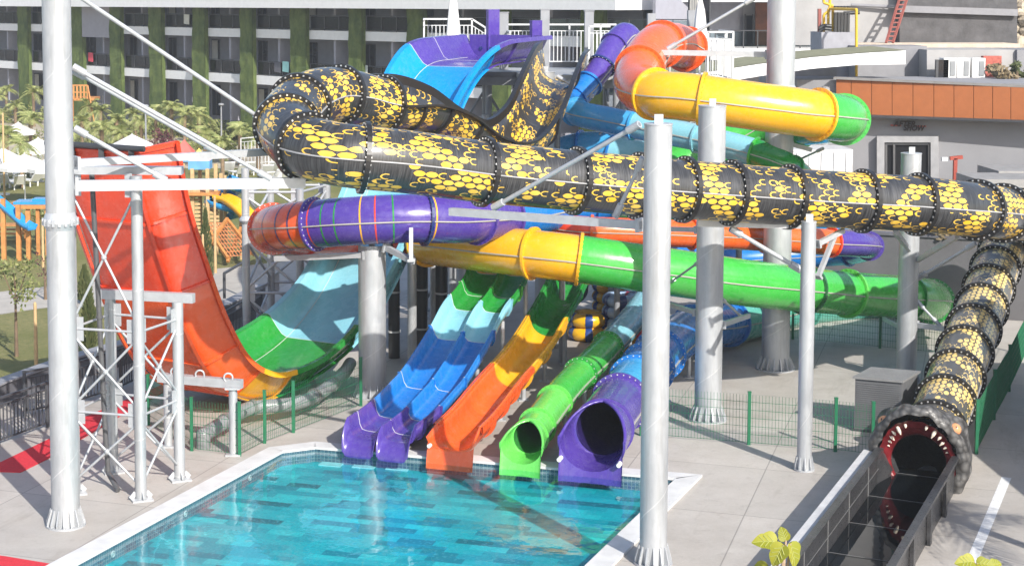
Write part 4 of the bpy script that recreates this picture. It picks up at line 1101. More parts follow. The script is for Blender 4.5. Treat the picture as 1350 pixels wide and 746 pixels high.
for px, py, w in ((342, 622, 'nearest the far corner'), (254, 668, 'in the middle'), (155, 720, 'nearest the camera')):
    # round inlets on the left wall
    t0 = (py-589)/(747-589); p = pl[0].lerp(pl[3], ((G(px, py)-pl[0]).dot(dl)/dl.dot(dl))); inn = -outw(pl[3], pl[0])
    m = MB(); c = Vector((p.x, p.y, -.16)); m.torus(c+inn*.01, .055, .012, ax=inn.to_track_quat('Z','Y').to_matrix(), n=16, m=6); m.cyl(c, c+inn*.015, .03, .03, 12)
    tag(m.build('pool_light', mat('fitting_grey', (.40,.44,.46), .4), origin=c), 'round white light set in the left pool wall, %s of the three' % w, 'pool light', 'lights in the left pool wall')
# red mats
C_MAT = mat('red_matting', (.55, .02, .035), .85, var=.12, scale=20, bump=.3, bscale=60)
def sheet(name, pts, z, mt, label=None, cat=None, thick=.012):
    m = MB(); m.prism([(p.x, p.y) for p in pts], z-.004 if thick else z, z+thick, 0); ob = m.build(name, mt, origin=pts[0])
    return ob
tag(sheet('red_mat', [G(-4,612), G(67,578), G(105,553), G(232,500), G(300,470), G(300,482), G(222,514), G(160,548), G(67,603), G(27,623), G(-4,622)], .008, C_MAT), 'long red mat leading along the dark fence under the half-pipe', 'mat')
tag(sheet('red_mat', [G(-40,728), G(8,734), G(80,746), G(80,775), G(-40,775)], .008, C_MAT), 'red mat at the near left corner of the pool', 'mat')
tag(sheet('red_mat', [G(330,470), G(348,457), G(408,447), G(404,460), G(360,474)], .008, C_MAT), 'small piece of red mat under the grey lattice tower', 'mat')
# white ground line
a, b = G(1327, 629), G(1283, 735); d = (b-a).normalized(); s = Vector((-d.y, d.x, 0))*.10
m = MB(); m.add([p+Vector((0,0,.004)) for p in (a-s, b+d-s, b+d+s, a+s)], [(0,1,2,3)]); struct(m.build('painted_line', mat('road_paint', (.74, .74, .74), .6, var=.15, scale=9)))
# lawn
n_ = NT('lawn_grass'); co = n_.coord()
c = n_.mix(n_.mapr(n_.noise(co, .22, 4), .35, .65), (.17, .18, .035), (.36, .30, .13)); c = n_.mix(n_.mapr(n_.noise(co, 5, 6, .75), .35, .7), c, (.14, .17, .035)); c = n_.mix(n_.M('MULTIPLY', n_.mapr(n_.noise(co, 30, 3, .7), .4, .7), .5), c, (.26, .25, .10))
n_.base(c); n_.set(Roughness=.9); n_.bump(n_.noise(co, 16, 5, .7), 1.0, .12); C_LAWN = n_.m
def flat(name, pts, z, mt):
    m = MB(); m.add([Vector((p.x, p.y, z)) for p in pts], [tuple(range(len(pts)))]); o = m.build(name, mt); return struct(o)
flat('lawn', [G(-80,566), G(0,526), G(200,462), G(300,420), G(330,404), G(200,403), G(60,406), G(-80,426)], .004, C_LAWN)
flat('lawn', [G(-90,395), G(60,378), G(300,353), G(440,338), G(480,300), G(480,246), G(330,222), G(-90,222)], .004, C_LAWN)
C_PATH = mat('pale_paving', (.40, .37, .33), .8, var=.12, scale=2, bump=.2)
flat('path', [G(-90,426), G(60,406), G(200,403), G(330,404), G(345,395), G(440,338), G(300,353), G(60,378), G(-90,395)], .008, C_PATH)
flat('terrace_ground', [G(-90,222), G(330,222), G(480,246), G(560,230), G(560,152), G(-200,150)], .006, mat('sandy_paving', (.42, .37, .29), .85, var=.2, scale=.6))
flat('lawn', [G(190,172), G(330,190), G(420,190), G(420,168), G(190,158)], .012, C_LAWN)
flat('path', [G(60,150), G(330,178), G(430,182), G(430,170), G(330,166), G(60,140)], .016, C_PATH)
# planter wall with coping along the lawn
C_DW = mat('dark_planter', (.11, .11, .125), .6, bump=.15)
pw = [G(-60,566), G(0,535), G(80,505), G(200,468), G(300,424), G(345,400)]
t = thing('planter_wall', 'low dark grey planter wall edging the lawn behind the railing', 'wall', pw[1])
for a, b in zip(pw[:-1], pw[1:]): m = MB(); m.beam(a+Vector((0,0,.30)), b+Vector((0,0,.30)), .28, .6); m.build('wall_segment', C_DW, t)
for a, b in zip(pw[:-1], pw[1:]): m = MB(); m.beam(a+Vector((0,0,.625)), b+Vector((0,0,.625)), .42, .05); m.build('coping', mat('grey_coping', (.26,.26,.28), .6), t)
def bar_fence(label, pts, h=1.1, sp=.13):
    t = thing('bar_fence', label, 'fence', pts[0])
    for a, b in zip(pts[:-1], pts[1:]):
        n = max(1, round((b-a).length/sp)); m = MB(); U = Vector((0,0,1))
        m.beam(a+U*h, b+U*h, .05, .05); m.beam(a+U*.12, b+U*.12, .04, .04); m.beam(a+U*(h-.16), b+U*(h-.16), .03, .03)
        for i in range(n): p = a.lerp(b, (i+.5)/n); m.beam(p+U*.12, p+U*(h-.16), .03)
        m.build('fence_panel', C_FENCED, t)
    for p in pts: m = MB(); m.beam(p, p+Vector((0,0,h+.04)), .07); m.build('fence_post', C_FENCED, t)
    return t
bar_fence('dark bar railing beside the red mat at the left edge', [G(-60,606), G(-2,587), G(63,563), G(105,546)])
bar_fence('dark bar railing along the planter wall behind the red half-pipe wall', [G(33,548), G(105,533), G(160,514), G(215,488), G(262,466)])
bar_fence('short dark bar railing between the orange side and the grey lattice tower', [G(292,462), G(326,441), G(345,428)])
t = thing('handrail', 'small dark handrail loop at the end of the planter wall', 'handrail', G(300,415))
m = MB(); a, b = G(296,405), G(322,392); m.path([a+Vector((0,0,.3)), a+Vector((0,0,1.15)), b+Vector((0,0,1.25)), b+Vector((0,0,.3))], .05, 8); m.build('rail', C_FENCED, t)
t = thing('handrail', 'small white handrail loop beside the orange half-pipe lip', 'handrail', G(320,474))
m = MB(); a, b = G(317,474), G(332,474); m.path([a, a+Vector((0,0,.55)), b+Vector((0,0,.55)), b], .03, 8); m.path([a+Vector((0,0,.25)), b+Vector((0,0,.25))], .02, 6)
for k in range(1,5): p = a.lerp(b, k/5); m.path([p, p+Vector((0,0,.55))], .015, 6)
m.build('rail', C_WHITE, t)

# ---- green mesh fences
def mesh_fence(label, pts, h=1.2, dx=.075, dz=.19, post=True):
    t = thing('mesh_fence', label, 'fence', pts[0], 'green wire mesh fences')
    U = Vector((0,0,1))
    for a, b in zip(pts[:-1], pts[1:]):
        L = (b-a).length; n = round(L/dx); m = MB()
        for i in range(n+1): p = a.lerp(b, i/n); m.beam(p+U*.05, p+U*(h-.02), .007)
        k = 0
        while .06+k*dz < h: m.beam(a+U*(.06+k*dz), b+U*(.06+k*dz), .008); k += 1
        m.build('mesh_panel', C_FENCEG, t)
    for p in pts:
        m = MB(); m.beam(p, p+U*h*1.02, .07); m.box(p+U*(h*1.02+.02), (.08, .08, .03)); m.build('fence_post', C_FENCEG, t)
    return t
mesh_fence('green mesh fence round the corner of the pool in front of the half-pipe', [G(196,560), G(253,594), G(316,601), G(349,584), G(387,570), G(476,535)])
mesh_fence('green mesh fence crossing the open concrete up to the snake head', [G(845,574), G(987,586), G(1101,595), G(1150,601)])
mesh_fence('green mesh fence running away along the right side of the snake tube', [G(1287,598), G(1310,553), G(1330,516), G(1352,468)])
mesh_fence('far green mesh fence below the retaining wall', [G(1045,447), G(1160,459), G(1252,468)])
# ---- grey cabinet
f0, f1 = G(1126, 568), G(1187, 574); hgt = 1.28; t = thing('equipment_cabinet', 'grey metal equipment cabinet standing on the concrete beside the snake tube', 'cabinet', f0)
d = (f1-f0); nb = Vector((-d.y, d.x, 0)).normalized()*1.15; nb += d.normalized()*.25
m = MB(); m.prism([f0, f1, f1+nb, f0+nb], .06, hgt); m.build('body', mat('cabinet_grey', (.11, .112, .118), .5, bump=.08), t)
m = MB(); e = d.normalized()*.05; g = nb.normalized()*.05; m.prism([f0-e-g, f1+e-g, f1+nb+e+g, f0+nb-e+g], hgt, hgt+.05); m.build('lid', mat('cabinet_lid', (.20, .20, .20), .5), t)
m = MB()
for k in range(22): 
    z = .14+k*.05; m.beam(f0+d*.04-g*.15+Vector((0,0,z)), f1-d*.04-g*.15+Vector((0,0,z)), .012, .022)
m.build('louvre', mat('cabinet_louvre', (.12, .123, .128), .45), t)
m = MB(); m.prism([f0-e, f1+e, f1+nb+e, f0+nb-e], 0, .06); m.build('plinth', C_DARK, t)
# ---- inflatable ring stacks
def stack(label, px, d, n, R0, r, cols, z0=0, dx=0):
    for i in range(n):
        c = Vector((XZ(px, d)+dx*i, d, z0+r+(2*r*.92)*i)); mt = cols[i % len(cols)]
        t = thing('inflatable_ring', label % ('lowest','second','third','fourth','fifth')[i], 'swim ring', c, 'inflatable rings stacked in the shade')
        m = MB(); m.torus(c, R0, r, n=24, m=10); m.build('ring_body', mt[0], t)
        for k in range(6):
            A = k*math.pi/3+.3; 
            m = MB(); 
            vs = []; fs = []
            for ii in range(5):
                Aa = A + .36*ii/4
                for jj in range(9):
                    Bb = -1.4+2.8*jj/8; vs.append(c+Vector(((R0+(r+.006)*math.cos(Bb))*math.cos(Aa), (R0+(r+.006)*math.cos(Bb))*math.sin(Aa), (r+.006)*math.sin(Bb))))
            for ii in range(4):
                for jj in range(8): fs.append((ii*9+jj, (ii+1)*9+jj, (ii+1)*9+jj+1, ii*9+jj+1))
            m.add(vs, fs, 0, True)
            m.build('colour_patch', mt[1], t)
V_YEL = plastic('vinyl_yellow', (.82, .45, .01)); V_NAVY = plastic('vinyl_navy', (.015, .05, .22)); V_PALE = plastic('vinyl_pale_blue', (.42, .58, .80)); V_RED = plastic('vinyl_red', (.55, .02, .05))
stack('yellow inflatable ring, %s in the stack beside the single open slide', 807, 50.2, 5, .40, .17, [(V_YEL, V_NAVY)])
stack('pale and navy blue inflatable ring, %s in the left blue stack', 823, 48.9, 4, .42, .19, [(V_PALE, V_NAVY)])
stack('navy blue inflatable ring with pale patches, %s in the right blue stack', 848, 49.4, 4, .42, .19, [(V_NAVY, V_PALE), (V_PALE, V_RED)])
stack('yellow raft ring lying near the shaded post, %s of its pile', 778, 49.0, 2, .42, .22, [(V_YEL, V_NAVY)])
stack('yellow raft ring on the ground right of the green tube, %s of its pile', 846, 47.4, 2, .55, .20, [(V_YEL, V_RED)])
# ================================================================== HOTEL
C_HWALL = mat('hotel_grey_wall', (.30, .30, .345), .8, var=.06, bump=.05); C_HDARK = mat('hotel_dark_wall', (.105, .105, .125), .8, var=.08)
C_SLAB = mat('white_render', (.70, .70, .70), .7, var=.04)
C_GLASS = mat('dark_window_glass', (.014, .015, .02), .08, var=.2, spec=.35)
n_ = NT('balustrade_glass'); g_ = n_.node('ShaderNodeBsdfTransparent'); g_.inputs[0].default_value = (.72, .80, .80, 1); gg = n_.node('ShaderNodeBsdfGlossy'); gg.inputs['Roughness'].default_value = .04
fz = n_.node('ShaderNodeFresnel'); fz.inputs['IOR'].default_value = 1.45; mz = n_.node('ShaderNodeMixShader'); n_.l.new(fz.outputs[0], mz.inputs[0]); n_.l.new(g_.outputs[0], mz.inputs[1]); n_.l.new(gg.outputs[0], mz.inputs[2]); n_.l.new(mz.outputs[0], n_.out.inputs['Surface']); C_BAL = n_.m
n_ = NT('ivy_cladding'); co = n_.coord(); c = n_.mix(n_.mapr(n_.noise(n_.scalev(co, (1, 1, .5)), 1.6, 6, .75), .35, .68), (.045, .085, .014), (.17, .22, .055)); n_.base(c); n_.set(Roughness=.95); n_.bump(n_.noise(co, 7, 5, .8), 1., .2); C_IVY = n_.m
hA, hB = Vector((-37., 142., 0)), Vector((6.2, 95., 0))
hdir = (hB-hA).normalized(); hn = Vector((hdir.y, -hdir.x, 0))      # facing away? make it face the camera
if hn.y > 0: hn = -hn
def hpos(px):      # point of the facade line seen in pixel column px
    k = (px-CX)/F; t = (k*hA.y - hA.x)/(hdir.x - k*hdir.y); return hA + hdir*t
def U(z): return Vector((0, 0, z))
ho = thing('hotel_building', 'long grey hotel with white balconies, green ivy columns and a deep white roof edge', 'building', hpos(300))
colpx = [(-96,-82),(-30,-17),(29,42),(100,114),(150,164),(202,218),(259,275),(322,338),(388,408),(465,482),(542,563),(648,674),(770,800),(915,950)]
pa, pb = hpos(-170), hpos(835)
def slabf(a, b, z0, z1, out, inn, mt, name, par=ho):
    m = MB(); m.prism([(p.x, p.y) for p in (a+hn*out, b+hn*out, b-hn*inn, a-hn*inn)], z0, z1); return m.build(name, mt, par)
slabf(pa, pb, -.1, 14.5, -2.6, 12, C_HWALL, 'wall')
slabf(pa-hdir*2, hpos(836), 9.72, 12.6, 1.6, 3, C_SLAB, 'roof_fascia')
levels = [(8.22, 7.62), (4.98, 4.36)]
for k in range(len(colpx)-1):
    a = hpos(colpx[k][1]); b = hpos(colpx[k+1][0])
    if colpx[k][1] >= 835: continue
    L = (b-a).length
    for li, (zt, zb) in enumerate(levels):
        slabf(a, b, zb, zt, .0, 2.7, C_SLAB, 'balcony_slab')
        m = MB(); p, q = a-hn*.08, b-hn*.08
        m.beam(p+U(zt+1.0), q+U(zt+1.0), .05, .05); n = max(2, int(L/1.3))
        for i in range(n+1): r_ = p.lerp(q, i/n); m.beam(r_+U(zt), r_+U(zt+1.0), .045)
        m.build('balustrade', C_DARK, ho)
        m = MB(); m.wall([p+U(zt+.08)-hn*.05, q+U(zt+.08)-hn*.05, q+U(zt+.95)-hn*.05, p+U(zt+.95)-hn*.05], .012); m.build('balustrade_glass', C_BAL, ho)
    for zf in (8.22, 4.98, 1.55):       # back wall door, window, dividers
        for f0_, f1_ in ((.08, .26), (.34, .40), (.60, .84)):
            p, q = a.lerp(b, f0_)-hn*2.58, a.lerp(b, f1_)-hn*2.58
            m = MB(); m.wall([p+U(zf+.05), q+U(zf+.05), q+U(zf+2.3), p+U(zf+2.3)], .03); w = m.build('window', C_HDARK if f0_ == .34 else C_GLASS, ho)
            if f0_ != .34:
                m = MB(); e = hn*.02
                for (r0, r1) in ((p+U(zf+.05), p+U(zf+2.3)), (q+U(zf+.05), q+U(zf+2.3)), (p+U(zf+2.3), q+U(zf+2.3)), (p.lerp(q, .5)+U(zf+.05), p.lerp(q, .5)+U(zf+2.3))): m.beam(r0+e, r1+e, .07)
                m.build('window_frame', C_DARK, w)
        mid = a.lerp(b, .5); slabm = MB(); slabm.prism([(v.x, v.y) for v in (mid-hdir*.1-hn*.35, mid+hdir*.1-hn*.35, mid+hdir*.1-hn*2.58, mid-hdir*.1-hn*2.58)], zf, zf+2.75); slabm.build('divider', C_HWALL, ho)
        random.seed(k*10+int(zf))
        p = a.lerp(b, random.uniform(.2, .45))-hn*.9
        if random.random() < .6:
            q0 = a.lerp(b, random.choice((.10, .62)))-hn*2.5; q1 = q0+hdir*random.uniform(.5, 1.0); m = MB(); N_ = 10
            vs = []
            for i_ in range(N_+1):
                v = q0.lerp(q1, i_/N_)+hn*(.05*(i_ % 2)); vs += [v+U(zf+.1), v+U(zf+2.25)]
            m.add(vs, [(2*i_, 2*i_+2, 2*i_+3, 2*i_+1) for i_ in range(N_)]); m.build('curtain', mat('curtain_cream', (.50,.48,.44), .9), ho)
        if random.random() < .75:
            m = MB(); m.box(p+U(zf+.38), (.55,.55,.06)); m.box(p+U(zf+.72)-hn*.25, (.5,.06,.6), rz=.8)
            for sx in (-.22,.22):
                for sy in (-.22,.22): m.beam(p+U(zf)+Vector((sx,sy,0)), p+U(zf+.38)+Vector((sx,sy,0)), .04)
            tag(m.build('balcony_chair', mat('pale_rattan', (.45,.44,.42), .7), origin=p+U(zf)), 'pale chair on the hotel balcony, floor %d, bay %d counted from the left' % ({8.22:2,4.98:1,1.55:0}[zf], k), 'chair', 'balcony chairs')
    if k == 3:
        slabf(a, b+hdir*.0, 7.3, 9.72, .35, 2.5, mat('hotel_mid_wall', (.27,.265,.295), .8, var=.05), 'projecting_panel')
for (p0_, p1_) in colpx:
    if p0_ > 800: continue
    a, b = hpos(p0_), hpos(p1_); m = MB()
    # uneven leafy cladding
    N1, N2 = 3, 24; vs = []; fs = []
    for j in range(N2+1):
        for i in range(N1+1):
            q = a.lerp(b, i/N1)+hn*(.35+random.uniform(-.04,.06)); vs.append(q+U(9.9*j/N2)+hdir*random.uniform(-.05,.05))
    for j in range(N2):
        for i in range(N1): fs.append((j*(N1+1)+i, j*(N1+1)+i+1, (j+1)*(N1+1)+i+1, (j+1)*(N1+1)+i))
    m.add(vs, fs, 0, False)
    m.prism([(v.x, v.y) for v in (a+hn*.28, b+hn*.28, b-hn*.02, a-hn*.02)], 0, 9.7); m.build('ivy_column', C_IVY, ho)
# towels and pots on balconies
for px, z, col, lab in ((377, 5.75, (.35,.68,.66), 'turquoise towel hung over a lower hotel balcony rail near the snake bend'), (366, 5.7, (.10,.10,.12), 'dark clothes hanging beside the turquoise towel on the hotel balcony'), (120, 5.75, (.55,.06,.09), 'red towel hung on a hotel balcony rail right of the tallest column'), (480, 5.75, (.50,.55,.55), 'grey towel on the lower hotel balcony above the snake bend'), (247, 8.9, (.55,.55,.5), 'pale towel on the upper hotel balcony rail')):
    p = hpos(px)+hn*.03; m = MB(); w = hdir*.35
    m.wall([p-w+U(z-.4), p+w*.9+U(z-.45), p+w+U(z+.28), p-w+U(z+.30)], .04); tag(m.build('towel', mat('cloth_%d' % px, col, .9), origin=p), lab, 'towel')
# ---- right wing of hotel behind the orange tube
rw = thing('hotel_wing', 'grey hotel wing with a brown wood panel, long balcony and white roof slab', 'building', (14, 96, 0))
C_WING = mat('wing_grey', (.33, .325, .335), .8, var=.04); C_WOOD = mat('brown_wood_panel', (.16, .055, .025), .6, var=.3, scale=2)
def W(px, d): return Vector((XZ(px, d), d, 0))
def zpx(py, d): return H-(py-1.5)*d/F
def wallpx(name, mt, par, x0, y0, x1, y1, d, th=.4, d1=None, parent_child=None):
    d1 = d1 or d; m = MB(); m.wall([P(x0, y1, d), P(x1, y1, d1), P(x1, y0, d1), P(x0, y0, d)], th); return m.build(name, mt, parent_child or par)
m = MB(); m.box((14.8, 102, 6), (16, 12, 13.8)); m.build('wall', C_WING, rw)
m = MB(); m.prism([(6.5, 93.0), (25.2, 91), (25.2, 97), (6.5, 97)], 10.15, 11.4); m.build('roof_slab', C_SLAB, rw)
m = MB(); m.prism([(13.0, 92), (24.4, 91.2), (24.4, 96), (13.0, 96)], 6.9, 7.55); m.build('balcony_slab', C_SLAB, rw)
wallpx('window', C_GLASS, rw, 936, 8, 958, 31, 95.7, .1); wallpx('window', C_GLASS, rw, 960, 8, 964, 60, 95.6, .1)
wd = wallpx('door', C_GLASS, rw, 984, 21, 992, 60, 95.6, .1); wallpx('door_frame', C_DARK, rw, 982, 19, 983.6, 60, 95.5, .12, parent_child=wd); wallpx('door_frame', C_DARK, rw, 992.3, 19, 994, 60, 95.5, .12, parent_child=wd)
wallpx('wood_panel', C_WOOD, rw, 996, 4, 1012, 60, 95.55, .1)
wallpx('window', C_GLASS, rw, 1048, 18, 1064, 58, 95.6, .1)
m = MB(); a, b = Vector((13.2, 92.1, 7.55)), Vector((24.2, 91.4, 7.55))
m.beam(a+U(1.0), b+U(1.0), .06)
for i in range(15): q = a.lerp(b, i/14); m.beam(q, q+U(1.0), .06)
m.build('balustrade', C_DARK, rw); m = MB(); m.wall([a+U(.1), b+U(.1), b+U(.95), a+U(.95)], .02); m.build('balustrade_glass', C_BAL, rw)
# ---- white curved canopy
cn = thing('canopy', 'long curved white canopy roof sweeping behind the yellow tube', 'canopy', (18, 63, 0))
bt_ = [(860,126,61),(929,113,61.5),(1000,101,62.3),(1070,91,63.2),(1130,86,64.2),(1194,85,65.4)]; tp_ = [(860,103,61),(929,96,61.5),(1000,85,62.3),(1070,76,63.2),(1130,71,64.2),(1194,67,65.4)]
m = MB(); vs = [P(*q) for q in bt_] + [P(*q) for q in tp_]; n = len(bt_)
bk = [v+Vector((-.8, 2.2, 0)) for v in vs]
m.add(vs+bk, [(i, i+1, n+i+1, n+i) for i in range(n-1)] + [(2*n+i+1, 2*n+i, 3*n+i, 3*n+i+1) for i in range(n-1)] + [(i, 2*n+i, 2*n+i+1, i+1) for i in range(n-1)] + [(n-1, 3*n-1, 4*n-1, 2*n-1), (0, n, 3*n, 2*n)])
m.build('fascia', C_SLAB, cn)
m = MB(); tv_ = [v+U(.02) for v in vs[n:]]; tb = [v+U(.12) for v in bk[n:]]; m.add(tv_+tb, [(i, i+1, n+i+1, n+i) for i in range(n-1)], 0, True); m.build('roof_sheet', mat('olive_roof_felt', (.19, .19, .12), .9), cn)
for px, d in ((960, 62.8), (1090, 64.3)): q = W(px, d); m = MB(); m.cyl(q, q+U(6.9), .2, .25, 14); m.build('canopy_post', C_WING, cn)
# ---- club building with terracotta band
cb = thing('club_building', 'grey club building with a terracotta panel band and a dark doorway under its sign', 'building', W(1200, 64))
C_CLUB = mat('club_grey', (.25, .25, .265), .75, var=.05, scale=1.2, bump=.08)
TZ = 2.5; dc0, dc1 = 64.5, 61.0
def cz(py, d): return P(675, py, d).z
a = P(1050, 150, dc0); b = P(1420, 160, dc1)
m = MB(); m.prism([(a.x, a.y), (b.x, b.y), (b.x+3, b.y+6), (a.x, a.y+3)], TZ, P(1100, 103, 64).z-.1); m.build('wall', C_CLUB, cb)
C_TERRA = mat('terracotta_panel', (.36, .115, .035), .55, var=.06, scale=4)
pxs = [1102, 1122, 1149, 1176, 1203.5, 1231, 1257.5, 1283.5, 1308.5, 1332.5, 1358, 1386]
for x0_, x1_ in zip(pxs[:-1], pxs[1:]):
    def dd(px): return 64.0+(px-1102)/(1386-1102)*(-3.2)-.25
    f = lambda px: (px-1102)/(1350-1102.)
    q = [P(x0_+.5, 150+f(x0_)*10, dd(x0_)), P(x1_-.3, 150+f(x1_)*10, dd(x1_)), P(x1_-.3, 104+f(x1_)*12, dd(x1_)), P(x0_+.5, 104+f(x0_)*12, dd(x0_))]
    m = MB(); m.wall(q, .2); m.build('terracotta_panel', C_TERRA, cb)
m = MB(); q0, q1 = P(1098,151.5,63.6), P(1400,161.5,60.4); m.beam(q0, q1, .5, .08); m.build('panel_edge', C_DARK, cb)
m = MB(); q0, q1 = P(1100,103,63.9), P(1400,116,60.7); m.beam(q0, q1, .5, .08); m.build('parapet_cap', mat('parapet', (.22,.21,.20), .7), cb)
def cd(px): return dc0+(px-1050)/(1420-1050.)*(dc1-dc0)
def cpx(px, py, o=.0): return P(px, py, cd(px)-o)
yb = 262
m = MB()
for (x0_, y0_, x1_, y1_) in ((1156,180,1166,yb), (1227,180,1237,yb), (1166,180,1227,188)): m.wall([cpx(x0_,y1_,.34), cpx(x1_,y1_,.34), cpx(x1_,y0_,.34), cpx(x0_,y0_,.34)], .34)
m.build('door_surround', mat('door_surround_grey', (.34,.34,.35), .6), cb)
m = MB(); m.wall([cpx(1166.5,yb,.2), cpx(1226.5,yb,.2), cpx(1226.5,189,.2), cpx(1166.5,189,.2)], .05); dr_ = m.build('door', mat('dark_interior', (.012,.012,.014), .6, spec=.15), cb)
m = MB()
for px in (1168, 1178.5, 1225): q0, q1 = cpx(px, yb, .24), cpx(px, 190, .24); m.beam(q0, q1, .08)
m.beam(cpx(1167,190,.24), cpx(1226,190,.24), .07); m.build('door_frame', mat('bronze_frame', (.10,.10,.105), .4, .3), dr_)
# sign lettering
C_SIGN = mat('bronze_lettering', (.030, .018, .015), .4, .3)
def text(body, p0, h_, wdt, mt, par, name, shear=.25, rz=0., ext=.02):
    cu = bpy.data.curves.new(name, 'FONT'); cu.body = body; cu.size = h_; cu.extrude = ext; cu.shear = shear; cu.offset = .012
    ob = bpy.data.objects.new(name, cu); COL.objects.link(ob); dg = bpy.context.evaluated_depsgraph_get()
    me = bpy.data.meshes.new_from_object(ob.evaluated_get(dg)); bpy.data.objects.remove(ob)
    w = max(v.co.x for v in me.vertices)-min(v.co.x for v in me.vertices); s = wdt/w
    M = Matrix.Translation(p0-Vector(par.location)) @ Matrix.Rotation(rz, 4, 'Z') @ Matrix.Rotation(math.pi/2, 4, 'X') @ Matrix.Diagonal((s, 1, 1, 1))
    me.transform(M); me.materials.append(mt); o = bpy.data.objects.new(name, me); COL.objects.link(o); o.parent = par; return o
sg = thing('club_sign', 'dark slanted AFTER SHOW lettering on the grey wall above the doorway', 'sign', cpx(1200, 168, .1))
rz_ = math.atan2((b-a).y, (b-a).x)
text('AFTER', cpx(1178, 166.5, .2), .30, (1207-1178)/F*62.5, C_SIGN, sg, 'lettering', rz=rz_); text('SHOW', cpx(1191, 172, .2), .30, (1219-1191)/F*62.5, C_SIGN, sg, 'lettering', rz=rz_)
m = MB(); m.beam(cpx(1174, 165.4, .18), cpx(1188, 165.8, .18), .03, .05); m.beam(cpx(1207, 166.6, .18), cpx(1221, 166.8, .18), .03, .05); m.build('accent_bar', mat('sign_red', (.35,.04,.02), .4), sg)
# terrace in front of the club with retaining wall
tw0, tw1 = G(1085, 405), G(1420, 428)
m = MB(); m.prism([(tw0.x, tw0.y+.4), (tw1.x, tw1.y+.4), (tw1.x+12, 66), (tw0.x-2, 68)], 2.2, TZ); struct(m.build('terrace_floor', mat('terrace_soil', (.36, .30, .22), .9, var=.2, scale=1, bump=.3)))
rwall = thing('retaining_wall', 'dark grey retaining wall below the club terrace behind the green tube', 'wall', tw0)
m = MB(); m.prism([(tw0.x, tw0.y), (tw1.x, tw1.y), (tw1.x, tw1.y+.4), (tw0.x, tw0.y+.4)], 0, TZ+.05); m.build('wall_face', mat('retaining_grey', (.115,.113,.12), .75, var=.12, scale=1.2, bump=.15), rwall)
m = MB(); m.beam(tw0+Vector((0,.2,TZ+.09)), tw1+Vector((0,.2,TZ+.09)), .5, .08); m.build('coping', C_DW, rwall)
# white container box under the green curl
wb = thing('storage_box', 'white storage box behind the green end of the top tube', 'box', P(1075, 232, 59)); q = P(1075, 250, 59); 
m = MB(); m.box((q.x+.0, q.y, TZ+1.2), (2.2, 1.8, 2.5)); m.build('body', mat('box_white', (.52,.52,.52), .5), wb); m = MB()
for k in range(5): m.box((q.x-.88+k*.44, q.y-.92, TZ+1.2), (.05, .03, 2.3))
m.build('rib', C_SLAB, wb)
# ledge slabs at right edge
for i, (x0_, y0_, d, w_, lab) in enumerate(((1282, 240, 55, 5.5, 'lower pale concrete ledge at the right edge behind the snake tube'), (1310, 229, 57, 5, 'upper pale concrete ledge at the right edge behind the snake tube'))):
    p = P(x0_, y0_, d); m = MB(); m.box((p.x+w_/2, p.y+.6, p.z), (w_, 2.2, .28)); m.box((p.x+w_/2+.2, p.y+.8, (p.z+TZ)/2-.07), (w_-.4, 1.6, p.z-TZ-.14)); tag(m.build('concrete_ledge', mat('ledge_concrete', (.26,.255,.25), .8, bump=.2), origin=p), lab, 'ledge')
# red lamp post
p = P(1258, 262, 60); t = thing('lamp_post', 'short red lamp post with a floodlight on the club terrace', 'lamp', (p.x, p.y, TZ))
zt = P(1258, 209, 60).z; m = MB(); m.beam((p.x, p.y, TZ), (p.x, p.y, zt), .13); m.beam((p.x-.2, p.y, zt), (p.x+.26, p.y, zt+.05), .13); m.build('post', mat('rust_red_paint', (.30,.05,.03), .5), t)
m = MB(); m.box((p.x-.42, p.y-.05, zt-.02), (.2,.16,.14)); m.build('floodlight', C_WHITE, t)
# ---- upper structures
C_ROUGH = mat('rough_dark_wall', (.085,.083,.087), .9, var=.3, scale=1.5, bump=.8, bscale=5); C_PLAS = mat('pale_grey_plaster', (.33,.325,.325), .85, var=.1, scale=1, bump=.25); C_MIDW = mat('mid_grey_plaster', (.22,.22,.235), .8, var=.08, bump=.1)
t = thing('rock_wall', 'tall rough dark grey retaining wall at the top right', 'wall', W(1260, 73.6))
wallpx('wall_face', C_ROUGH, t, 1186, -190, 1341, 66, 73.6, 1); m = MB(); m.beam(P(1186,12,73.4), P(1341,17,73.4), .2, .3); m.build('ledge', C_MIDW, t)
t = thing('plaster_wall', 'pale grey plastered wall left of the red ladder', 'wall', W(1150, 74.4)); wallpx('wall_face', C_PLAS, t, 1040, -190, 1186, 60, 74.4, 1, d1=74.2); m = MB(); m.cyl(P(1122,7,74.1), P(1188,10,73.9), .07, .08, 8); m.build('pipe', C_MIDW, t)
tag(wallpx('stone_ledge', mat('sand_ledge', (.55,.45,.36), .9, var=.15, bump=.5), None, 1128, 58, 1345, 66.5, 71.2, 2.2), 'sand coloured ledge along the foot of the rough dark wall', 'ledge')
m = MB(); 
random.seed(3)
for i in range(260):
    p = P(random.uniform(1338,1400), random.uniform(-60,70), random.uniform(74,75.5)); m.ball(p, random.uniform(.2,.5), (1, .6, .8), n=6, m=4)
for f_ in range(len(m.sm)): m.sm[f_] = False
o = m.build('rocky_bank', mat('ochre_rock', (.42,.36,.28), .9, var=.45, scale=3, bump=.8)); struct(o)
tag(wallpx('grey_block', C_MIDW, None, 1128, 61, 1222, 118, 68.8, 2.2), 'mid grey plain wall above the terracotta band, beside the white canopy tip', 'wall')
tag(wallpx('grey_block', C_PLAS, None, 1222, 66, 1341, 118, 67.7, 3.2), 'pale grey wall behind the white air conditioners', 'wall')
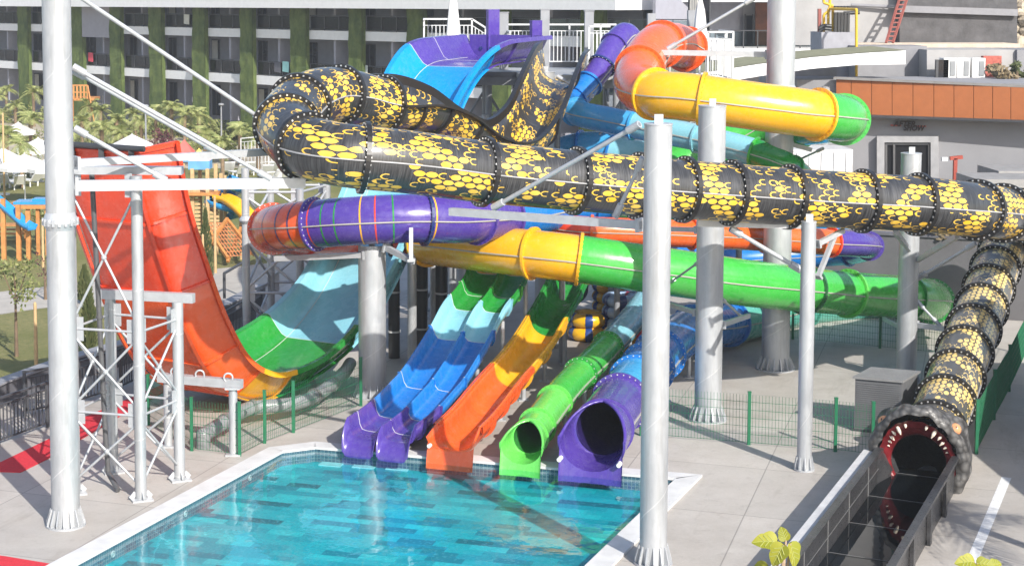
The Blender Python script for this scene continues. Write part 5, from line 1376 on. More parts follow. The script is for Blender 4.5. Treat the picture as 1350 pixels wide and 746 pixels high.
tag(wallpx('grey_block', C_MIDW, None, 1341, 66, 1420, 130, 67.5, 3), 'grey wall piece at the far right edge under the rocky bank', 'wall')
tag(wallpx('grey_block', mat('lilac_grey', (.30,.30,.33), .8), None, 1083, 43, 1127, 105, 70, 2), 'grey block with yellow gas pipes on top of it', 'wall')
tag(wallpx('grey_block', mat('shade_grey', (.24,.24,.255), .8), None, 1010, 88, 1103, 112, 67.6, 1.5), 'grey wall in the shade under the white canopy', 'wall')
for i, px in enumerate((1252, 1270, 1290)):
    p = P(px, 106, 66.4); t = thing('air_conditioner', 'white air conditioner cabinet on the club roof, %s of three' % ('left','middle','right')[i], 'air conditioner', p, 'white air conditioners on the club roof')
    zt = P(px, 77, 66.4).z; m = MB(); m.box((p.x, p.y+.3, (p.z+zt)/2), (.52, .6, zt-p.z)); m.build('casing', C_WHITE, t)
    m = MB(); m.box((p.x+.11, p.y-.02, (p.z+zt)/2+.03), (.2, .03, (zt-p.z)*.66)); m.build('grille', mat('grille_grey', (.22,.23,.24), .5), t)
p = P(1241, 106, 66.5); zt = P(1241, 79, 66.5).z; t = thing('roof_door', 'dark framed glass door at the left of the white air conditioners', 'door', p); m = MB(); m.box((p.x, p.y, (p.z+zt)/2), (.5, .2, zt-p.z)); m.build('pane', C_GLASS, t); m = MB(); m.box((p.x-.22, p.y-.08, (p.z+zt)/2), (.1,.1,zt-p.z)); m.build('door_frame', C_DARK, t)
p = P(1306, 106, 67.2); t = thing('brick_panel', 'red brick panel to the right of the white air conditioners', 'wall', p); zt = P(1306, 74, 67.2).z; m = MB(); m.box((p.x, p.y, (p.z+zt)/2), (.75, .3, zt-p.z)); m.build('panel', mat('red_brick', (.38,.10,.075), .85, var=.35, scale=8), t)
# roof top of the club, with dry plants
m = MB(); a_, b_ = P(1102,104,64.2), P(1400,118,61); m.prism([(a_.x,a_.y+.3),(b_.x,b_.y+.3),(b_.x+3,67.4),(a_.x,67.4)], P(1102,104,64.2).z-.35, P(1102,104,64.2).z-.22); 
struct(m.build('roof_terrace', mat('roof_green', (.20,.22,.11), .9, var=.25, scale=1.5)))
t = thing('ladder', 'red ladder leaning against the pale wall at the top right', 'ladder', P(1171, 57, 72)); m = MB(); e0, e1, e2, e3 = P(1168,57,72), P(1177,57,72), P(1188,-8,73.3), P(1198,-8,73.3); C_LAD = mat('ladder_red', (.26,.075,.06), .6)
m.beam(e0, e2, .09); m.build('rail', C_LAD, t); m = MB(); m.beam(e1, e3, .09); m.build('rail', C_LAD, t)
m = MB()
for k in range(11): m.beam(e0.lerp(e2, (k+.5)/11), e1.lerp(e3, (k+.5)/11), .06)
m.build('rung', C_LAD, t)
C_YP = mat('yellow_pipe_paint', (.66,.40,.02), .5); t = thing('gas_pipework', 'yellow gas pipes and black valves on top of the grey block', 'pipes', P(1095,43,71))
m = MB(); D_ = 71
for pth in ([(1086,43),(1086,20),(1094,14),(1094,0)], [(1092,40),(1092,12),(1108,10)], [(1098,42),(1098,8),(1086,4),(1086,-10)], [(1094,12),(1129,13),(1129,103)]): m.path([P(x, y, D_ if x < 1120 else 68.2) for x, y in pth], .06, 8)
m.build('pipe', C_YP, t); m = MB()
for k in range(5): q = P(1101+k*4.2, 42, 70.6); m.box((q.x, q.y, q.z+.4), (.1, .2, .85)); m.cyl((q.x, q.y, q.z+.95), (q.x, q.y, q.z+1.1), .1, .1, 8)
for y in (34, 38): m.path([P(1080,y+4,70.6), P(1086,y,70.6), P(1096,y+1,70.6)], .08, 8)
m.path([P(1112,18,70.6), P(1133,17,70.6)], .08, 8); m.build('valve', C_DPIPE, t)
wallpx('riser', C_LAD, t, 1079, 12, 1083, 43, 71, .2)
# unseen building added beyond the right edge to throw broad shade on the concrete
sb = thing('shade_caster', 'unseen plain grey building added beyond the right edge to shade the concrete', 'building', (20, 30, 0)); m = MB(); m.box((19.8, 29.5, 2), (8.4, 21, 4)); m.build('wall', C_CLUB, sb); m = MB(); m.box((19.8, 29.5, 4.08), (8.6, 21.2, .15)); m.build('roof', C_SLAB, sb)

# ================================================================== VEGETATION AND LEISURE THINGS
def leafm(name, a, b):
    n_ = NT(name); oi = n_.node('ShaderNodeObjectInfo'); co = n_.coord()
    g_ = n_.node('ShaderNodeNewGeometry'); c = n_.mix(g_.outputs['Random Per Island'], a, b); n_.base(c); n_.set(Roughness=.55)
    n_.bsdf.inputs['Subsurface Weight'].default_value = 0.; 
    tl_ = n_.node('ShaderNodeBsdfTranslucent'); n_.l.new(c, tl_.inputs[0]); mx_ = n_.node('ShaderNodeMixShader'); mx_.inputs[0].default_value = .3
    n_.l.new(n_.bsdf.outputs[0], mx_.inputs[1]); n_.l.new(tl_.outputs[0], mx_.inputs[2]); n_.l.new(mx_.outputs[0], n_.out.inputs['Surface']); return n_.m
L_PALM = leafm('palm_leaf', (.19,.25,.07), (.50,.50,.21)); L_BUSH = leafm('bush_leaf', (.10,.14,.04), (.34,.34,.13)); L_PURP = leafm('purple_leaf', (.07,.02,.03), (.16,.05,.06)); L_FIG = leafm('fig_leaf', (.16,.20,.012), (.34,.33,.03)); L_CYP = leafm('cypress_leaf', (.06,.09,.03), (.14,.15,.06)); L_DRY = leafm('dry_leaf', (.22,.17,.10), (.38,.30,.18)); L_RED = leafm('red_blossom', (.45,.06,.02), (.6,.2,.05))
C_TRUNK = mat('palm_trunk', (.20,.14,.085), .9, var=.3, scale=6, bump=.6); C_BARK = mat('bark', (.16,.11,.07), .9, var=.3, bump=.5); C_STAKE = mat('pale_timber', (.50,.34,.17), .7, var=.15, scale=6); C_TIMB = mat('orange_timber', (.46,.20,.06), .65, var=.2, scale=5)
def palm(loc, h, L, n, label, seed, group='young palms in front of the hotel', mt=None):
    rnd = random.Random(seed); loc = Vector(loc); t = thing('palm_tree', label, 'palm', loc, group)
    m = MB(); m.cyl(loc, loc+U(h*.5), .13, .11, 9); m.cyl(loc+U(h*.5), loc+U(h), .11, .15, 9); m.build('trunk', C_TRUNK, t)
    m = MB(); c0_ = loc+U(h)
    for i in range(n):
        az = 2*math.pi*(i+rnd.random()*.7)/n*2.618; el = rnd.uniform(-.1, 1.25); LL = L*rnd.uniform(.75,1.1)
        d = Vector((math.cos(az), math.sin(az), 0)); sd = Vector((-d.y, d.x, 0)); pts = []
        for k in range(9):
            f = k/8; pts.append(c0_ + d*(LL*f*math.cos(el)*(1-.12*f)) + U(LL*(f*math.sin(el) - .75*f*f*(.55+.45*math.cos(el)))))
        for a_, b_ in zip(pts[:-1], pts[1:]): m.add([a_-sd*.02, a_+sd*.02, b_+sd*.015, b_-sd*.015], [(0,1,2,3)])
        for k in range(1, 17):
            f = k/17; q = pts[int(f*8)].lerp(pts[min(8, int(f*8)+1)], f*8-int(f*8)); tl = (pts[min(8,int(f*8)+1)]-pts[int(f*8)]).normalized()
            lw = LL*.30*math.sin(math.pi*min(1, f*.85+.15))+.08
            for s in (-1, 1):
                e = q + (sd*s*.8 + tl*.55 - U(.35)).normalized()*lw*rnd.uniform(.85,1.1); w = tl*.028
                m.add([q-w, q+w, e+w*.3, e-w*.3], [(0,1,2,3)])
    m.build('crown', mt or L_PALM, t, fix=False); return t
def bush(loc, rx, ry, rz, n, label, seed, mt=None, size=.10, name='shrub', cat='shrub', group=None, trunk=0, lift=0):
    rnd = random.Random(seed); loc = Vector(loc); t = thing(name, label, cat, loc, group); m = MB()
    cl = [(Vector((rnd.uniform(-.7,.7)*rx, rnd.uniform(-.7,.7)*ry, rnd.uniform(.15,.85)*rz*2)), rnd.uniform(.35,.6)) for _ in range(max(4, n//60))]
    for i in range(n):
        c_, s_ = cl[rnd.randrange(len(cl))]
        v = Vector((rnd.gauss(0,1), rnd.gauss(0,1), rnd.gauss(0,1))).normalized()*rnd.random()**.4
        p = loc + U(trunk+lift) + c_ + Vector((v.x*rx*s_, v.y*ry*s_, v.z*rz*s_)); 
        if p.z < loc.z+.03: p.z = loc.z+.03+rnd.random()*.1
        a_ = Vector((rnd.gauss(0,1), rnd.gauss(0,1), rnd.gauss(0,1))).normalized(); b_ = a_.orthogonal().normalized(); s2 = size*rnd.uniform(.6,1.3)
        m.add([p-a_*s2, p+b_*s2*.5, p+a_*s2, p-b_*s2*.5], [(0,1,2,3)])
    m.build('foliage', mt or L_BUSH, t, fix=False)
    m = MB(); m.cyl(loc, loc+U(trunk+rz*.8+.1), .05+.02*rz, .02, 7)
    for k in range(4): m.cyl(loc+U(trunk+.1*rz), loc+U(trunk+lift)+cl[k % len(cl)][0], .025, .01, 5)
    m.build('stem' if not trunk else 'trunk', C_BARK, t); return t
def gz(py, z, px):   # ground point whose top at height z shows at py
    p = G(px, py, z); return Vector((p.x, p.y, 0))
pp = [(8,120,2.6),(44,122,2.8),(40,158,2.6),(8,178,2.6),(108,160,2.4),(134,168,2.4),(153,158,2.8),(226,142,2.9),(205,146,2.6),(243,153,2.4),(293,186,2.2),(64,118,2.7),(178,150,2.4),(118,140,2.7),(20,140,2.6),(90,176,2.4),(186,160,2.2),(-12,150,2.6)]
pp += [(262,150,2.5),(316,172,2.2),(340,180,2.0),(270,178,2.0),(160,176,2.2),(28,190,2.4),(-6,128,2.8),(132,146,2.6)]
pos_words = ['at the far left edge below the balconies','left of the tall column near the ivy','over the white parasol at left','tallest crown by the left edge beside the white parasols','just right of the tall column','behind the blue tent peak','densest one above the tie rods','tall one by the middle ivy column','half hidden behind the tall middle palm','right of the tall middle palm by the hedge','low one left of the snake bend','behind the tall column','above the red half-pipe corner','near the orange wooden deck','behind the white parasol roofs','behind the tall column beside the loungers','small one beside the purple shrub','at the extreme left','above the bicycles','near the paved path right of the middle','closest to the white bar fence','in front of the red tent','between the parasol and the lamp pole','low one among the left loungers','upper left corner of the garden','beside the orange wooden deck steps']
for i, ((px, py, h), w) in enumerate(zip(pp, pos_words)):
    palm(gz(py, h, px), h, random.uniform(1.2,1.65), 17, 'young feathery palm, ' + w, 100+i)
hb = [(20,175,3,.7,'dry green shrubs below the left palms'),(0,150,4,.8,'hedge at the far left in front of the hotel'),(80,150,5,.8,'olive hedge behind the tall left column'),(150,178,4,.9,'leafy bushes behind the red wall top'),(250,168,4,.8,'hedge left of the lawn strip in front of the hotel'),(300,170,4,.9,'flowering hedge in the middle below the balconies'),(340,168,3.5,.9,'hedge right of the lamp pole by the snake bend'),(272,170,2,.9,'small hedge gap filler beside the bicycles'),(200,165,3,.8,'bushes between the palms and the paved path'),(310,195,1.6,.9,'round green bush left of the white fence'),(250,195,1.8,.7,'orange green bush beside the red tent'),(120,188,2.5,.7,'bush behind the white parasols near the tall column'),(10,215,2,.5,'shrubs between the loungers at left')]
for i, (px, py, rx, rz, lab) in enumerate(hb): bush(gz(py, rz, px), rx*1.0, 1.0, rz*.9, int(rx*200), lab, 300+i, size=.15, group=None)
bush(gz(184, 1.0, 208), 1.3, 1.0, .8, 420, 'dark purple leaved shrub behind the white parasol', 350, L_PURP, .12)
bush(gz(310, .4, 400), 1.2, 1.0, .35, 200, 'low green plants behind the yellow play slide', 351, size=.1); 
# small trees on the lawn
def xb(px, py): return G(px, py)
bush(xb(22, 470), .75, .75, .75, 420, 'small tree with orange-red blossom and a thin leaning trunk on the lawn', 360, size=.07, name='small_tree', cat='tree', trunk=1.5)
bush(xb(60, 395), .7, .7, .5, 120, 'bare reddish young tree beside the path', 361, L_PURP, .05, 'small_tree', 'tree', trunk=.8)
bush(xb(48, 320), .7, .7, .6, 200, 'small green tree right of the blue play slide', 362, size=.09, name='small_tree', cat='tree', trunk=.6)
for px, py, h, lab, sd in ((118, 465, 1.9, 'slim upright conifer on the lawn behind the lattice tower', 370), (272, 372, 2.6, 'slim upright conifer by the path beside the red wall', 371), (112, 400, 1.2, 'slim little conifer behind the tall column', 372)):
    b_ = xb(px, py); rnd = random.Random(sd); t = thing('conifer', lab, 'tree', b_); m = MB()
    for i in range(700):
        z = rnd.random(); r_ = .26*(1-z**2)*rnd.random()**.5+.02; an = rnd.random()*6.28; p = b_+Vector((math.cos(an)*r_, math.sin(an)*r_, .1+z*h)); a_ = Vector((math.cos(an)*.4, math.sin(an)*.4, 1)).normalized()*.09; o_ = a_.orthogonal().normalized()*.03; m.add([p-a_, p+o_, p+a_, p-o_], [(0,1,2,3)])
    m.build('crown', L_CYP, t, fix=False); m = MB(); m.cyl(b_, b_+U(h*.8), .04, .02, 7); m.build('trunk', C_BARK, t)
for px, y0_, y1_, lab in ((48, 400, 496, 'pale timber stake standing alone on the lawn'), (284, 260, 360, 'tall timber stake beside the slim conifer near the play tower'), (268, 310, 376, 'timber stake left of the slim conifer by the red wall'), (57, 290, 352, 'pale timber stake behind the tall left column'), (6, 150, 262, 'tall thin timber pole at the left edge among the loungers')):
    b_ = G(px, y1_); zt = P(px, y0_, b_.y).z; t = thing('timber_stake', lab, 'stake', b_); m = MB(); m.cyl(b_, b_+U(zt), .06, .045, 8); m.cyl(b_+U(zt), b_+U(zt+.04), .045, .02, 8); m.build('pole', C_STAKE, t)
# parasols
def parasol(loc, h, s, label, rz=0.):
    t = thing('parasol', label, 'parasol', loc, 'white parasols by the loungers'); loc = Vector(loc); m = MB(); m.cyl(loc, loc+U(h+.05), .035, .03, 8); m.cyl(loc, loc+U(.08), .3, .3, 14); m.build('pole', C_SLAB, t)
    m = MB(); vs = [loc+U(h)]; 
    for k in range(8):
        an = rz+k*math.pi/4+math.pi/8; rr = s*(1.0 if k % 1 == 0 else .8); vs.append(loc+Vector((math.cos(an)*rr, math.sin(an)*rr, h-.62)))
    n = 8; vs += [v-U(.18) for v in vs[1:]]
    m.add(vs, [(0, 1+k, 1+(k+1) % n) for k in range(n)]+[(1+k, 9+k, 9+(k+1) % n, 1+(k+1) % n) for k in range(n)]); m.build('canopy', mat('parasol_canvas', (.72,.71,.69), .85, var=.05), t); return t
for (px, py, s, lab) in ((32, 203, 1.75, 'largest white parasol over the loungers left of the tall column'), (24, 161, 1.3, 'small tilted white parasol among the far left palms'), (50, 182, 1.5, 'white parasol half hidden behind the tall left column'), (174, 177, 1.5, 'white parasol behind the palms right of the tall column'), (212, 192, 1.5, 'white parasol between the red wall top and the red tent'), (4, 195, 1.4, 'white parasol cut by the left edge'), (70, 205, 1.6, 'white parasol directly behind the tall left column')):
    s *= .86
    parasol(gz(py, 2.5, px), 2.5, s, lab, px*.1)
def closed_parasol(loc, z0, h, lab):
    loc = Vector(loc); t = thing('closed_parasol', lab, 'parasol', loc); m = MB(); m.cyl(loc, loc+U(.9), .03, .03, 8); m.cyl(loc, loc+U(.06), .2, .2, 12); m.build('pole', C_SLAB, t)
    m = MB(); vs = []; fs = []; n = 16; pr = [(.30,.75),(.24,1.0),(.20,1.5),(.13,2.2),(.04,h)]
    for r_, z in pr:
        for i in range(n): an = 2*math.pi*i/n; q = r_*(1+.18*math.cos(an*5)); vs.append(loc+Vector((q*math.cos(an), q*math.sin(an), z)))
    for k in range(len(pr)-1):
        for i in range(n): fs.append((k*n+i, k*n+(i+1) % n, (k+1)*n+(i+1) % n, (k+1)*n+i))
    m.add(vs, fs, 0, True); m.build('canopy', mat('parasol_canvas', (.72,.71,.69), .85, var=.05), t)
closed_parasol((XZ(597, 55.2), 55.2, DZ), DZ, 2.6, 'closed white parasol standing on the start tower behind the purple flume')
closed_parasol((XZ(922, 51.8), 51.8, DZ-.2), DZ, 2.6, 'closed white parasol on the small landing beside the orange tube')
# loungers
def lounger(loc, rz, label=None):
    loc = Vector(loc); t = thing('sun_lounger', label or '', 'sun lounger', loc, 'white sun loungers on the sandy terrace'); m = MB()
    m.box(loc+Vector((0,.35,.34)), (.62,1.3,.05)); m.build('seat', C_WHITE, t); m = MB(); m.beam(loc+Vector((0,-.3,.34)), loc+Vector((0,-.85,.85)), .62, .05, up=(1,0,0)) if False else m.box(loc+Vector((0,-.60,.58)), (.62,.06,.72), M=Matrix.Rotation(.75, 3, 'X')); m.build('backrest', C_WHITE, t)
    for sx in (-.26,.26):
        for y in (-.3,.9): m = MB(); m.beam(loc+Vector((sx,y,0)), loc+Vector((sx,y,.32)), .06); m.build('leg', C_WHITE, t)
    return t
l0 = lounger(gz(238,.4,8), 0); kids = kids_of(l0); l0['label'] = 'white sun lounger at the far left edge, front row'
lp_ = [(24,240,.4),(40,236,.9),(54,232,.5),(16,228,-.3),(34,224,.2),(50,222,.7),(2,224,.2),(10,216,.5),(28,214,.1),(46,212,.4),(362,232,.6),(376,234,.3),(390,230,.8),(352,226,.2),(368,222,-.2),(384,218,.4),(345,236,.7),(300,222,.3),(315,226,.5),(328,222,.2)]
ordw = ['first','second','third','fourth','fifth','sixth','seventh','eighth','ninth','tenth']
for i, (px, py, a_) in enumerate(lp_):
    lab = 'white sun lounger, %s from the left in the crowd beside the tall left column' % ordw[i] if i < 10 else 'white sun lounger, %s of those behind the play tower and the snake bend' % ordw[i-10]
    copy_tree(l0, kids, gz(py, .4, px), a_, lab)
# play tower
pt = thing('play_tower', 'wooden play tower with slatted walls, red and yellow tent roofs behind the red half-pipe wall', 'play tower', G(262, 335)); D0 = 66.
m = MB()
for px in (228,240,252,262,272,283,290): q = W(px, D0+random.uniform(-1.2,1.2)); m.beam(q, q+U(P(px, 214+random.uniform(0,16), D0).z), .14)
m.build('post', C_STAKE, pt)
m = MB()
for k in range(10): z = P(260, 256+k*5.2, D0).z; m.beam(W(233, D0-.6)+U(z), W(262, D0-.6)+U(z), .06, .10)
for k in range(7): z = P(260, 266+k*5.2, D0).z; m.beam(W(266, D0-.9)+U(z), W(287, D0-.9)+U(z), .06, .10)
m.build('slat_wall', C_STAKE, pt)
m = MB(); m.box((XZ(258,D0), D0, P(258,252,D0).z), (2.0, 2.2, .12)); m.build('deck', C_TIMB, pt)
for k in range(9): 
    pass
m = MB()
for k in range(12): q = W(232+k*2.6, D0-1.0); m.beam(q+U(P(0,250,D0).z), q+U(P(0,232,D0).z), .06)
m.build('deck_railing', C_STAKE, pt)
def tent(px0, px1, py0, py1, d, mt, mt2):
    a_, b_ = P(px0, py1, d), P(px1, py1, d); w = (b_.x-a_.x); c_ = (a_+b_)/2; ap = Vector((c_.x, c_.y, P(px0, py0, d).z)); vs = [c_+Vector((sx*w/2, sy*w/2, 0)) for sx, sy in ((-1,-1),(1,-1),(1,1),(-1,1))]
    m = MB(); m.add(vs+[ap], [(0,1,4),(1,2,4),(2,3,4),(3,0,4)]); m.build('tent_roof', mt, pt); m = MB(); m.add(vs+[v-U(.35) for v in vs], [(0,1,5,4),(1,2,6,5),(2,3,7,6),(3,0,4,7)]); m.build('roof_skirt', mt2, pt)
V_TR = mat('tent_red', (.60,.12,.10), .7); V_TB = mat('tent_blue', (.12,.32,.55), .7); V_TY = mat('tent_yellow', (.75,.52,.12), .7); V_PK = mat('tent_pink', (.68,.45,.45), .7)
tent(230,256,184,201,D0+1,V_TR,V_TB); tent(255,270,195,207,D0+1.5,V_TY,V_TR); tent(250,278,203,211,D0-.3,V_PK,V_TB); tent(122,136,188,200,D0+8,V_TB,V_TB)
C_PBL = plastic('play_blue', (.02,.27,.60)); 
ps = thing('play_slide', 'blue spiral play slide on the wooden play tower', 'play slide', G(296, 330)); pts = []
cx_, cy_ = XZ(295, D0-.5), D0-.5
for k in range(26): an = -1.2+k*.36; f = k/25; pts.append(Vector((cx_+.55*math.cos(an), cy_+.55*math.sin(an), P(0,236,D0).z*(1-f)+P(0,291,D0).z*f)))
cv_ = Curve(pts, .2); m = MB(); tube(m, cv_, 0, cv_.L*.55, .30, 12); m.build('tube', C_PBL, ps); m = MB(); flume(m, cv_, cv_.L*.55, cv_.L, [(-.3,.25),(-.2,.02),(.2,.02),(.3,.25)], .04); m.build('chute', C_PBL, ps); m = MB(); m.cyl((cx_, cy_, 0), (cx_, cy_, pts[0].z+.2), .07, .07, 8); m.build('post', C_STAKE, ps)
ps = thing('play_slide', 'yellow curved play slide running down behind the lattice tower', 'play slide', G(338, 318)); cv_ = Curve([P(286,264,D0-1), P(298,266,D0-1.2), P(312,275,D0-1.6), P(326,289,D0-2), P(338,302,D0-2.3), P(346,306,D0-2.4)], .2); m = MB(); flume(m, cv_, 0, cv_.L, [(-.34,.26),(-.24,.02),(.24,.02),(.34,.26)], .05); m.build('chute', C_YEL, ps); q = cv_.at(cv_.L*.5); m = MB(); m.cyl((q.x,q.y,0),(q.x,q.y,q.z-.05), .06,.06,8); m.build('post', C_STAKE, ps)
ra = thing('climbing_ramp', 'wooden climbing ramp with crossed orange ropes at the foot of the play tower', 'climbing frame', G(298, 340)); m = MB()
for (a_, b_) in (((268,292),(300,340)),((300,290),(336,336)),((284,318),(262,338)),((300,288),(270,330)),((318,300),(300,345)),((336,292),(322,336))): m.beam(P(a_[0],a_[1],D0-2), P(b_[0],b_[1],D0-3.5), .11)
m.build('timber_bar', C_TIMB, ra); m = MB()
for k in range(9): f = k/8; m.beam(P(270+f*32,294+f*1,D0-2.1), P(300+f*36,338-f*3,D0-3.4), .03); m.beam(P(270,294,D0-2.1).lerp(P(300,338,D0-3.4), f), P(302,294,D0-2.1).lerp(P(336,335,D0-3.4), f), .03)
m.build('rope_net', mat('orange_rope', (.52,.20,.08), .8), ra)
# left playground
ps = thing('play_slide', 'straight blue play slide at the left edge with timber posts', 'play slide', G(20, 330)); d = 64; cv_ = Curve([P(-30,250,d+.6), P(-8,264,d+.3), P(14,282,d), P(32,298,d-.3), P(42,303,d-.5)], .2); m = MB(); flume(m, cv_, 0, cv_.L, [(-.26,.2),(-.2,.02),(.2,.02),(.26,.2)], .04); m.build('chute', C_PBL, ps); m = MB()
for px, y0_ in ((20,270),(33,278),(0,262)): q = W(px, d); m.beam(q, q+U(P(px,y0_,d).z), .17)
m.build('post', C_TIMB, ps)
pf = thing('play_platform', 'low timber play platform with blue mats right of the blue slide', 'play platform', G(52, 330)); d = 66; m = MB(); z = P(45,270,d).z
m.box((XZ(45,d), d, z), (2.2, 1.6, .14)); m.build('deck', C_TIMB, pf); m = MB(); m.box((XZ(42,d), d, z+.12), (1.5, 1.0, .10)); m.box((XZ(52,d), d+.3, z+.16), (.8, .6, .16)); m.build('blue_mat', C_PBL, pf)
for px in (33,46,58):
    m = MB(); q = W(px, d-.6); m.beam(q, q+U(z-.08), .14); m.build('post', C_TIMB, pf)
be = thing('bench', 'wooden picnic bench under the blue play slide at the left', 'bench', G(12, 322)); m = MB(); c_ = G(12,318); m.box(c_+U(.72), (1.6,.7,.06)); m.build('table_top', C_TIMB, be)
for s in (-.65,.65): m = MB(); m.box(c_+Vector((0,s,.42)), (1.6,.28,.05)); m.build('seat', C_TIMB, be)
for s in (-.6,.6): m = MB(); m.box(c_+Vector((s,0,.36)), (.08,1.3,.08)); m.beam(c_+Vector((s,-.4,0)), c_+Vector((s,-.2,.7)), .08); m.beam(c_+Vector((s,.4,0)), c_+Vector((s,.2,.7)), .08); m.build('frame', C_TIMB, be)
# orange wooden deck near the hotel
d = 118; dk = thing('timber_deck', 'orange timber lookout deck with railings near the hotel, right of the tall column', 'deck', W(108, d)); z = P(108,130,d).z; m = MB(); m.box((XZ(104,d), d, z), (2.6, 2., .2)); m.build('deck', C_TIMB, dk); m = MB()
for k in range(6): q = W(92+k*4.6, d-1); m.beam(q+U(z), q+U(z+1.0), .12)
m.beam(W(92,d-1)+U(z+1), W(115,d-1)+U(z+1), .1); m.beam(W(92,d-1)+U(z+.5), W(115,d-1)+U(z+.5), .08); m.beam(W(115,d-1)+U(z+1), W(125,d-2)+U(.9), .08); m.build('railing', C_TIMB, dk)
for px in (94, 116): m = MB(); q = W(px, d-.9); m.beam(q, q+U(z), .22); m.build('post', C_TIMB, dk)
# lamp poles and bicycles
for px, y0_, y1_, d, lab in ((191, 140, 200, 96, 'thin grey lamp pole among the palms left of the white parasol'), (291, 138, 172, 112, 'thin grey lamp pole in the hotel hedge')):
    q = W(px, d); t = thing('lamp_pole', lab, 'lamp', q); zt = P(px, y0_, d).z; m = MB(); m.cyl(q, q+U(zt), .07, .05, 8); m.build('pole', C_GSTEEL, t); m = MB(); m.ball(q+U(zt), .16, (1.3,1.3,.6)); m.build('lamp_head', C_GSTEEL, t)
def bicycle(loc, rz, lab):
    loc = Vector(loc); t = thing('bicycle', lab, 'bicycle', loc, 'bicycles parked in front of the hotel'); A = Matrix.Rotation(math.pi/2, 3, 'X')
    for s in (-.52,.52): m = MB(); m.torus(loc+Vector((s,0,.34)), .32, .035, ax=A, n=18, m=6); m.build('wheel', C_DPIPE, t)
    m = MB(); b1_, s1, h1, r1_ = (loc+Vector(v) for v in ((-.05,0,.30),(-.2,0,.85),(.38,0,.85),(-.52,0,.34))); m.beam(b1_, s1, .05); m.beam(b1_, h1, .05); m.beam(s1, h1, .05); m.beam(b1_, r1_, .04); m.beam(s1, r1_, .04); m.beam(h1, loc+Vector((.52,0,.34)), .05); m.build('frame', C_WHITE, t)
    m = MB(); m.box(loc+Vector((-.22,0,.93)), (.26,.12,.06)); m.build('saddle', C_DPIPE, t); m = MB(); m.beam(loc+Vector((.36,-.28,1.0)), loc+Vector((.36,.28,1.0)), .04); m.beam(h1, loc+Vector((.36,0,1.0)), .04); m.build('handlebar', C_DPIPE, t); return t
bk0 = bicycle(gz(150,1.0,246), 0, 'white framed bicycle, leftmost of four parked by the hedge'); kb = kids_of(bk0)
for i, (px, py) in enumerate(((254,150),(262,151),(24,132))): copy_tree(bk0, kb, gz(py,1.0,px), .4*i, ['white framed bicycle, second of the row by the hedge','white framed bicycle, right end of the row by the hedge','white framed bicycle parked by the ivy at the far left'][i])
# red sunshade cart near hedge
q = gz(140,1.2,176); t = thing('garden_cart', 'small red covered cart near the hotel hedge', 'cart', q); m = MB(); m.box(q+U(.7), (1.6,1.0,.8)); m.add([q+Vector((-1,-.7,1.15)), q+Vector((1,-.7,1.15)), q+Vector((1,.7,1.15)), q+Vector((-1,.7,1.15)), q+U(1.6)], [(0,1,4),(1,2,4),(2,3,4),(3,0,4)]); m.build('body', mat('cart_red', (.5,.06,.04), .6), t)
for s in (-.6,.6): m = MB(); m.cyl(q+Vector((s,-.55,.25)), q+Vector((s,-.45,.25)), .25, .25, 12); m.build('wheel', C_DPIPE, t)
# white bar gate near snake bend
q0, q1 = G(318,232), G(368,226); t = thing('white_gate', 'white bar fence enclosure behind the snake bend', 'fence', q0); zt = P(318,170,q0.y).z
railing(t, [q0, q1], h=2.2, sp=.3); railing(t, [q0+Vector((0,6,0)), q1+Vector((0,6,0))], h=2.2, sp=.3)
# fig tree at the bottom, leaves near the camera
def fig(tips, label, base, sd):
    rnd = random.Random(sd); base = Vector(base); t = thing('fig_tree', label, 'tree', base); m = MB(); hub = sum((Vector(q[0]) for q in tips), Vector())/len(tips)-U(.7); m.cyl(base, hub, .07, .03, 8)
    for c_, r_, s_, up_ in tips: m.cyl(hub, Vector(c_), .018, .010, 6)
    m.build('trunk', mat('fig_bark', (.34,.25,.17), .8), t)
    for c_, r_, s_, up_ in tips:
        c_ = Vector(c_); m = MB(); d_ = Vector(r_).normalized(); nrm = Vector(up_).normalized(); sd_ = d_.cross(nrm).normalized(); nrm = sd_.cross(d_)
        out = [(0,0),(.16,-.05),(.33,.02),(.44,.16),(.47,.32),(.42,.46),(.37,.55),(.37,.66),(.31,.78),(.20,.90),(.09,1.0),(0,1.06)]
        vs = []; N = len(out)
        for sgn in (-1, 1):
            o0 = len(vs)
            for (x_, y_) in out: vs.append(c_ + (sd_*x_*sgn + d_*y_ + nrm*(.22*abs(x_) - .30*y_*y_ + .05*math.sin(y_*9)*abs(x_)))*s_)
            for i_ in range(N): vs.append(c_ + (d_*out[i_][1] + nrm*(-.30*out[i_][1]**2))*s_)
            m.add(vs[o0:], [(i_, i_+1, N+i_+1, N+i_) for i_ in range(N-1)], 0, True)
        lf = m.build('leaf', L_FIG, t, fix=False)
        m = MB()
        for k in range(8): y0 = k/8; y1 = (k+1)/8; m.beam(c_+(d_*y0+nrm*(.012-.30*y0*y0))*s_, c_+(d_*y1+nrm*(.012-.30*y1*y1))*s_, .004)
        for y in (.15,.35,.55):
            for sgn in (-1,1): m.beam(c_+(d_*y+nrm*(.012-.30*y*y))*s_, c_+(d_*(y+.22)+sd_*.28*sgn+nrm*(.075-.30*(y+.22)**2))*s_, .005)
        m.build('leaf_vein', mat('vein_pale', (.34,.36,.10), .6), lf)
def LP(px, py, d): return P(px, py, d)
fd = 14.
